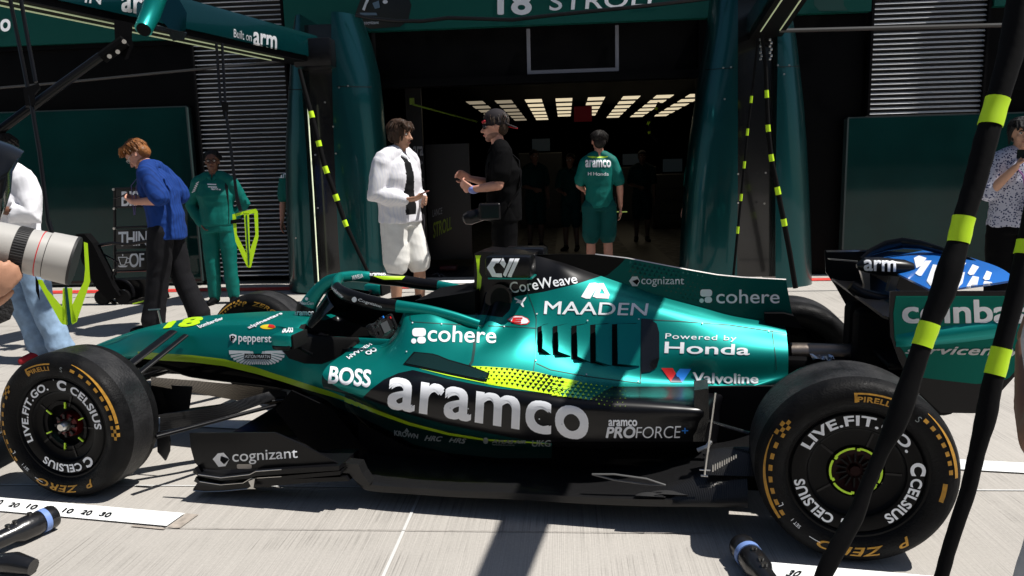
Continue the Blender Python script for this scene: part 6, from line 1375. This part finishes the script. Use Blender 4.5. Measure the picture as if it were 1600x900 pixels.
# ================================================================== things around the car
# telephoto lens
D_ = 1.58; A_ = atD(-76, 366, D_); B_ = atD(93, 403, D_*1.05); ax = (B_-A_); L_l = ax.length; ax.normalize(); px_ = .96*D_/FPX
lens = thing('telephoto_lens', 'large white telephoto lens with a thin red ring, held in from the left edge', 'camera lens', tuple(A_))
def lseg(s0, s1, r0, r1, m, name, n=40, mb=None):
    P = [A_+ax*(s0*px_), A_+ax*(s1*px_)]; b = MB().tube(P, [r0*px_, r1*px_], n); return b.build(name, m, lens)
M_lw = mat('lens_white', (.40, .39, .37), .42, spec=.4, bump=.05, bscale=500); M_lb = mat('lens_rubber', (.012, .012, .013), .6)
lseg(-20, 50, 33, 35, M_lb, 'mount'); lseg(44, 60, 37, 37, mat('lens_grey', (.03, .03, .032), .5), 'grip'); lseg(60, 91, 37.5, 38.5, M_lw, 'barrel'); 
mb = MB(); mb.tube([A_+ax*(91*px_), A_+ax*(111*px_)], [38.5*px_, 38.5*px_], 40)
up = ax.orthogonal().normalized(); rt = ax.cross(up)
for k in range(56):
    a = 2*pi*k/56; d = up*math.cos(a)+rt*math.sin(a); p = A_+ax*(92*px_)+d*38.6*px_; mb.tube([p, p+ax*18*px_], .9*px_, 5)
mb.build('zoom_ring', M_lb, lens)
lseg(111, 127, 38.5, 39, M_lw, 'barrel'); lseg(127, 128.5, 39.4, 39.4, mat('lens_red', (.5, .01, .02), .4), 'red_ring'); lseg(128.5, 138, 38.8, 38.8, M_lw, 'barrel'); lseg(138, 139.5, 37.5, 37.5, M_lb, 'seam')
hood = lseg(139.5, 176, 41, 42.5, M_lw, 'hood'); lseg(176, 180, 43, 43, M_lb, 'hood_rim')
dc = Decal([hood], False, .0015)
dc.poly([(56, 390), (65, 393), (62, 403), (53, 400)], 0, step=3); dc.poly([(57.5, 392), (63.5, 394), (61, 401.5), (55, 399)], 1, .0025, step=3); dc.build('hood_catch', [M_matte, M_lw], lens, False)
# the hand that carries it, on a photographer who stands outside the frame
wrW = atD(-92, 476, D_*.985)
pl = (wrW.x-.42, wrW.y+.06, 0); fy = .0
pt = thing('tmp', '', '', pl, fy); wl = pt.matrix_world.inverted() @ wrW; hl_ = pt.matrix_world.inverted() @ atD(-72, 335, 1.36); bpy.data.objects.remove(pt)
kk = 1.8/1.8
J = stand(elr=(.16, -.20, 1.10), wrr=(wl.x, wl.y, wl.z), ell=(.20, (.175+hl_.y)/2, 1.22), wrl=(hl_.x, hl_.y, hl_.z), handr=((.85, .1, .30), (0, .75, .65), .5), handl=((.1, 0, 1), (1, 0, 0), .4))
t9, f9, s9, k9 = person('photographer at the left edge of whom only a hand under the white lens shows', pl, 1.8, fy, J, 'tan', dict(hair=('black', (.01, .008, .007), 'short'), shirt=dict(mat=M_bk, sleeve=.8), legs=dict(mat=M_bk, len=1.95), shoe=M_matte))
# dark glossy camera hood at the edge
mb = MB(); cx_ = [(-60, 215), (0, 219), (20, 226), (38, 236), (30, 250), (20, 268), (17, 300), (8, 328), (0, 345), (-60, 380)]
P = [atD(x, y, 1.25) for x, y in cx_]; n_ = atD(0, 280, 1.36)-atD(0, 280, 1.25)
cen = sum(P, Vector())/len(P)
g = [[cen+(p-cen)*s_+n_*z_ for p in P+[P[0]]] for s_, z_ in ((.55, -.5), (.86, -.30), (1, 0), (1, .6), (.8, 1.0))]; mb.grid(g); nn_ = len(P)+1
mb.f += [tuple(range(nn_-1)), tuple((len(g)-1)*nn_+i for i in range(nn_-1))]; mb.m += [0, 0]
h_ = mb.build('camera_hood', mat('gloss_hood', (.006, .006, .006), .22, 0, .4), None, ang=70); solo(h_, 'glossy black camera hood jutting in at the left edge above the white lens', 'camera')
mb = MB(); P = [atD(x, y, 1.9) for x, y in ((-50, 452), (0, 455), (18, 468), (22, 484), (16, 499), (0, 506), (-50, 515))]; n_ = (atD(0, 480, 2.1)-atD(0, 480, 1.9)); mb.prism(P, n_)
b_ = mb.build('camera_bag', mat('bag_cloth', (.02, .02, .021), .8, bump=.5, bscale=90, var=.4, vscale=30), None, False); solo(b_, 'dark grey camera bag corner at the left edge below the white lens', 'camera bag')
# elbow and light shorts of someone at the right edge
E_ = atD(1614, 692, 1.12); pl = (E_.x+.285, E_.y+.05, 0)
kH = E_.z/1.12
J = stand(ell=(-.05, .285, 1.12), wrl=(.20, .17, 1.22), elr=(-.02, -.26, 1.15), wrr=(.22, -.1, 1.2), shl=(0, .17, 1.44), knl=(.02, .13, .5), anl=(0, .14, .085), w=1.1)
person('person at the right edge of whom only a bare elbow and pale grey shorts show', pl, 1.8*kH, pi/2, J, 'brown', dict(hair=('dark_brown', (.03, .017, .01), 'short'), shirt=dict(mat=cloth_mat('pale_grey', (.42, .43, .45)), sleeve=.55, hem=.0, ex=.03), legs=dict(mat=cloth_mat('pale_grey_shorts', (.45, .46, .48)), len=.95, ex=.075), shoe=M_matte))
# wheel guns lying on the ground
M_gun = mat('gun_black', (.008, .008, .009), .28, 0, .3, .1, bump=.1, bscale=80)
def wheel_gun(label, tip, ring, back, handle, extra=None):
    z = .055; T, Rg, B = onZ(*tip, z), onZ(*ring, z), onZ(*back, z); t = thing('wheel_gun', label, 'wheel gun', tuple(onZ(*ring, 0)), group='wheel guns lying in front of the car')
    d = (Rg-T).normalized()
    MB().tube([T, T+d*.012, T+d*.05, Rg-d*.012], [.046, .050, .048, .040], 28).build('socket', M_gun, t); mb = MB(); mb.tube([T-d*.001, T+d*.0], [.035, .035], 20)
    mb.build('socket_mouth', M_void, t); MB().tube([Rg-d*.014, Rg+d*.010], [.050, .050], 28).build('ring', mat('gun_ring_blue', (.16, .26, .55), .35), t)
    L = (B-Rg).length; q = Rg+d*.008
    MB().tube([q, q+d*.03, q+d*.09, q+d*.12, q+d*L], [.046, .050, .048, .036, .034], 20).build('body', M_gun, t)
    mb = MB(); s = d.cross(Vector((0, 0, 1))); 
    for a, h in ((.04, .045), (.10, .038), (.13, .034)): mb.tube([q+d*a+Vector((0, 0, h)), q+d*a+Vector((0, 0, h+.014))], .010, 10)
    mb.build('bolts', mat('gun_bolt', (.1, .1, .1), .25, .8), t)
    h0, h1 = onZ(*handle[0], .04), onZ(*handle[1], .03)
    MB().tube([q+d*(L*.8), (q+d*L+h0)/2, h0, (h0+h1)/2+Vector((0, 0, .01)), h1], [.03, .034, .036, .04, .03], 16).build('handle', M_gun, t)
    return t
wheel_gun('wheel gun with pale blue ring lying on the numbered strip at the left edge', (84, 806), (66, 814), (-30, 862), ((-5, 880), (52, 886)))
wheel_gun('wheel gun with blue ring lying in the shadow of the rear tyre', (1158, 852), (1170, 868), (1222, 925), ((1190, 930), (1250, 940)))
# pit board
yb = 8.95
pb = thing('pit_board', 'black pit board with white words standing behind the man in the blue shirt', 'pit board', tuple(onZ(200, 452)))
pb.location.y = yb; pb.matrix_world = Matrix.Translation(pb.location)
def W2(x, y, dy=0): return onY(x, y, yb+dy)
mb = MB()
for a, b in (((179, 294), (180, 430)), ((279, 288), (280, 426))): mb.tube([W2(*a), W2(*b)], .018, 8)
for y0 in (295, 324, 356, 396, 424): mb.tube([W2(179, y0), W2(280, y0-4)], .014, 8)
mb.build('frame', M_black, pb)
for k, (y0, y1) in enumerate(((296, 324), (359, 389), (393, 422))):
    q = MB(); a, b = W2(181, y1, .01), W2(279, y0-2, .01); q.box((a.x, yb-.005, a.z), (b.x, yb+.015, b.z)); pn = q.build('letter_panel', mat('board_glossy', (.008, .009, .010), .3), pb, False)
    dc = Decal([pn], False)
    if k == 0: dc.text('BISCUITS', ((190, 299), (276, 296), (276, 320), (190, 323)), 0, .018, .9, step=0)
    if k == 1: dc.text('THINKING', ((185, 362), (277, 359), (277, 382), (185, 385)), 0, .018, .9, step=0)
    if k == 2:
        dc.text('OF YOU', ((202, 395), (268, 392), (268, 415), (202, 418)), 0, .018, .9, step=0)
        for w_, P in ((1, [(185, 402), (189, 414), (195, 414), (199, 402)]), (1, [(199, 403), (203, 405), (202, 410), (197, 411)])):
            for (x0, y0_), (x1, y1_) in zip(P, P[1:]+P[:1]):
                l = math.hypot(x1-x0, y1_-y0_); nx, ny = -(y1_-y0_)/l*.6, (x1-x0)/l*.6; dc.poly([(x0+nx, y0_+ny), (x1+nx, y1_+ny), (x1-nx, y1_-ny), (x0-nx, y0_-ny)], 0, step=0)
        dc.poly([(184, 415), (200, 415), (197, 417.5), (187, 417.5)], 0, step=0); dc.poly([(191, 396), (193, 398), (192, 401), (191, 399)], 0, step=0)
    q = dc.build('words', [M_white], pb, False)
    if q: q.parent = pn; q.matrix_world = pb.matrix_world
mb = MB(); [mb.tube([W2(x, y), W2(x, y)+Vector((0, -.03, 0))], .016, 8) for x, y in ((179, 296), (180, 326), (180, 357), (180, 422))]; mb.build('clamps', M_silver, pb)
# jack trolley
yj = 8.55
jt = thing('jack_trolley', 'black jack trolley with hoses and a lime strip standing by the pit board', 'trolley', tuple(onZ(190, 474)))
def WJ(x, y, dy=0): return onY(x, y, yj+dy)
mb = MB(); mb.prism([WJ(x, y, -.2) for x, y in ((118, 366), (132, 366), (144, 380), (160, 412), (176, 446), (186, 462), (170, 470), (150, 450), (128, 410))], (0, .12, 0)); mb.build('lever_cover', M_matte, jt, False)
mb = MB(); mb.prism([WJ(x, y, -.15) for x, y in ((197, 472), (235, 462), (238, 474), (200, 480))], (0, .4, 0)); mb.prism([WJ(x, y) for x, y in ((160, 440), (230, 436), (232, 464), (164, 466))], (0, .3, 0)); mb.build('chassis', M_black, jt, False)
MB().prism([WJ(x, y, -.16) for x, y in ((207, 474), (229, 468.5), (229, 470.5), (207, 476))], (0, .008, 0)).build('lime_strip', M_lime, jt, False)
for x, y in ((172, 470), (204, 472)):
    p = WJ(x, y); MB().tube([(p.x, yj-.16, .09), (p.x, yj-.08, .09)], .09, 20).build('wheel', M_rub, jt)
p = WJ(189, 460, -.1); mb = MB(); mb.tube([p+V(.16*math.cos(a), 0, .02+.16*math.sin(a)) for a in np.linspace(-.3, 4.2, 16)], .02, 8); mb.tube([WJ(180, 455, -.12), WJ(176, 430, -.15), WJ(185, 410, -.1), WJ(160, 396, -.1), WJ(156, 420, -.05), WJ(172, 440)], .012, 6); mb.tube([WJ(150, 384, -.1), WJ(175, 380, -.1), WJ(200, 382, -.1), WJ(235, 376, -.1)], .02, 6); mb.build('hoses', M_black, jt)
mb = MB(); random.seed(11)
for k in range(14): q = WJ(186+random.uniform(-7, 14), 462+random.uniform(-8, 6), -.14); mb.box(q-V(.02, .01, .015), q+V(.02, .01, .015), bev=.004)
mb.build('fittings', M_silver, jt)
mb = MB(); mb.box(WJ(178, 466, .1), WJ(232, 436, .4)); mb.build('motor_box', M_matte, jt, False)
# hose reel shapes just inside the garage door
mb = MB(); q = onY(700, 425, 10.4); mb.tube([onY(682, 434, 10.4), onY(690, 428, 10.4), onY(698, 436, 10.3), onY(697, 446, 10.3)], .012, 6); mb.tube([onY(676, 430, 10.4), onY(684, 427, 10.4), onY(692, 440, 10.3)], .012, 6); o_ = mb.build('air_hose', mat('hose_grey', (.05, .05, .055), .5), None); solo(o_, 'coiled grey air hoses on the garage floor by the white line', 'hose')
mb = MB(); mb.box(onY(686, 424, 10.8), onY(716, 413, 11.0), bev=.02); o_ = mb.build('tool_case', mat('case_red', (.06, .004, .006), .5), None); solo(o_, 'dark red tool case just inside the garage door', 'tool case')
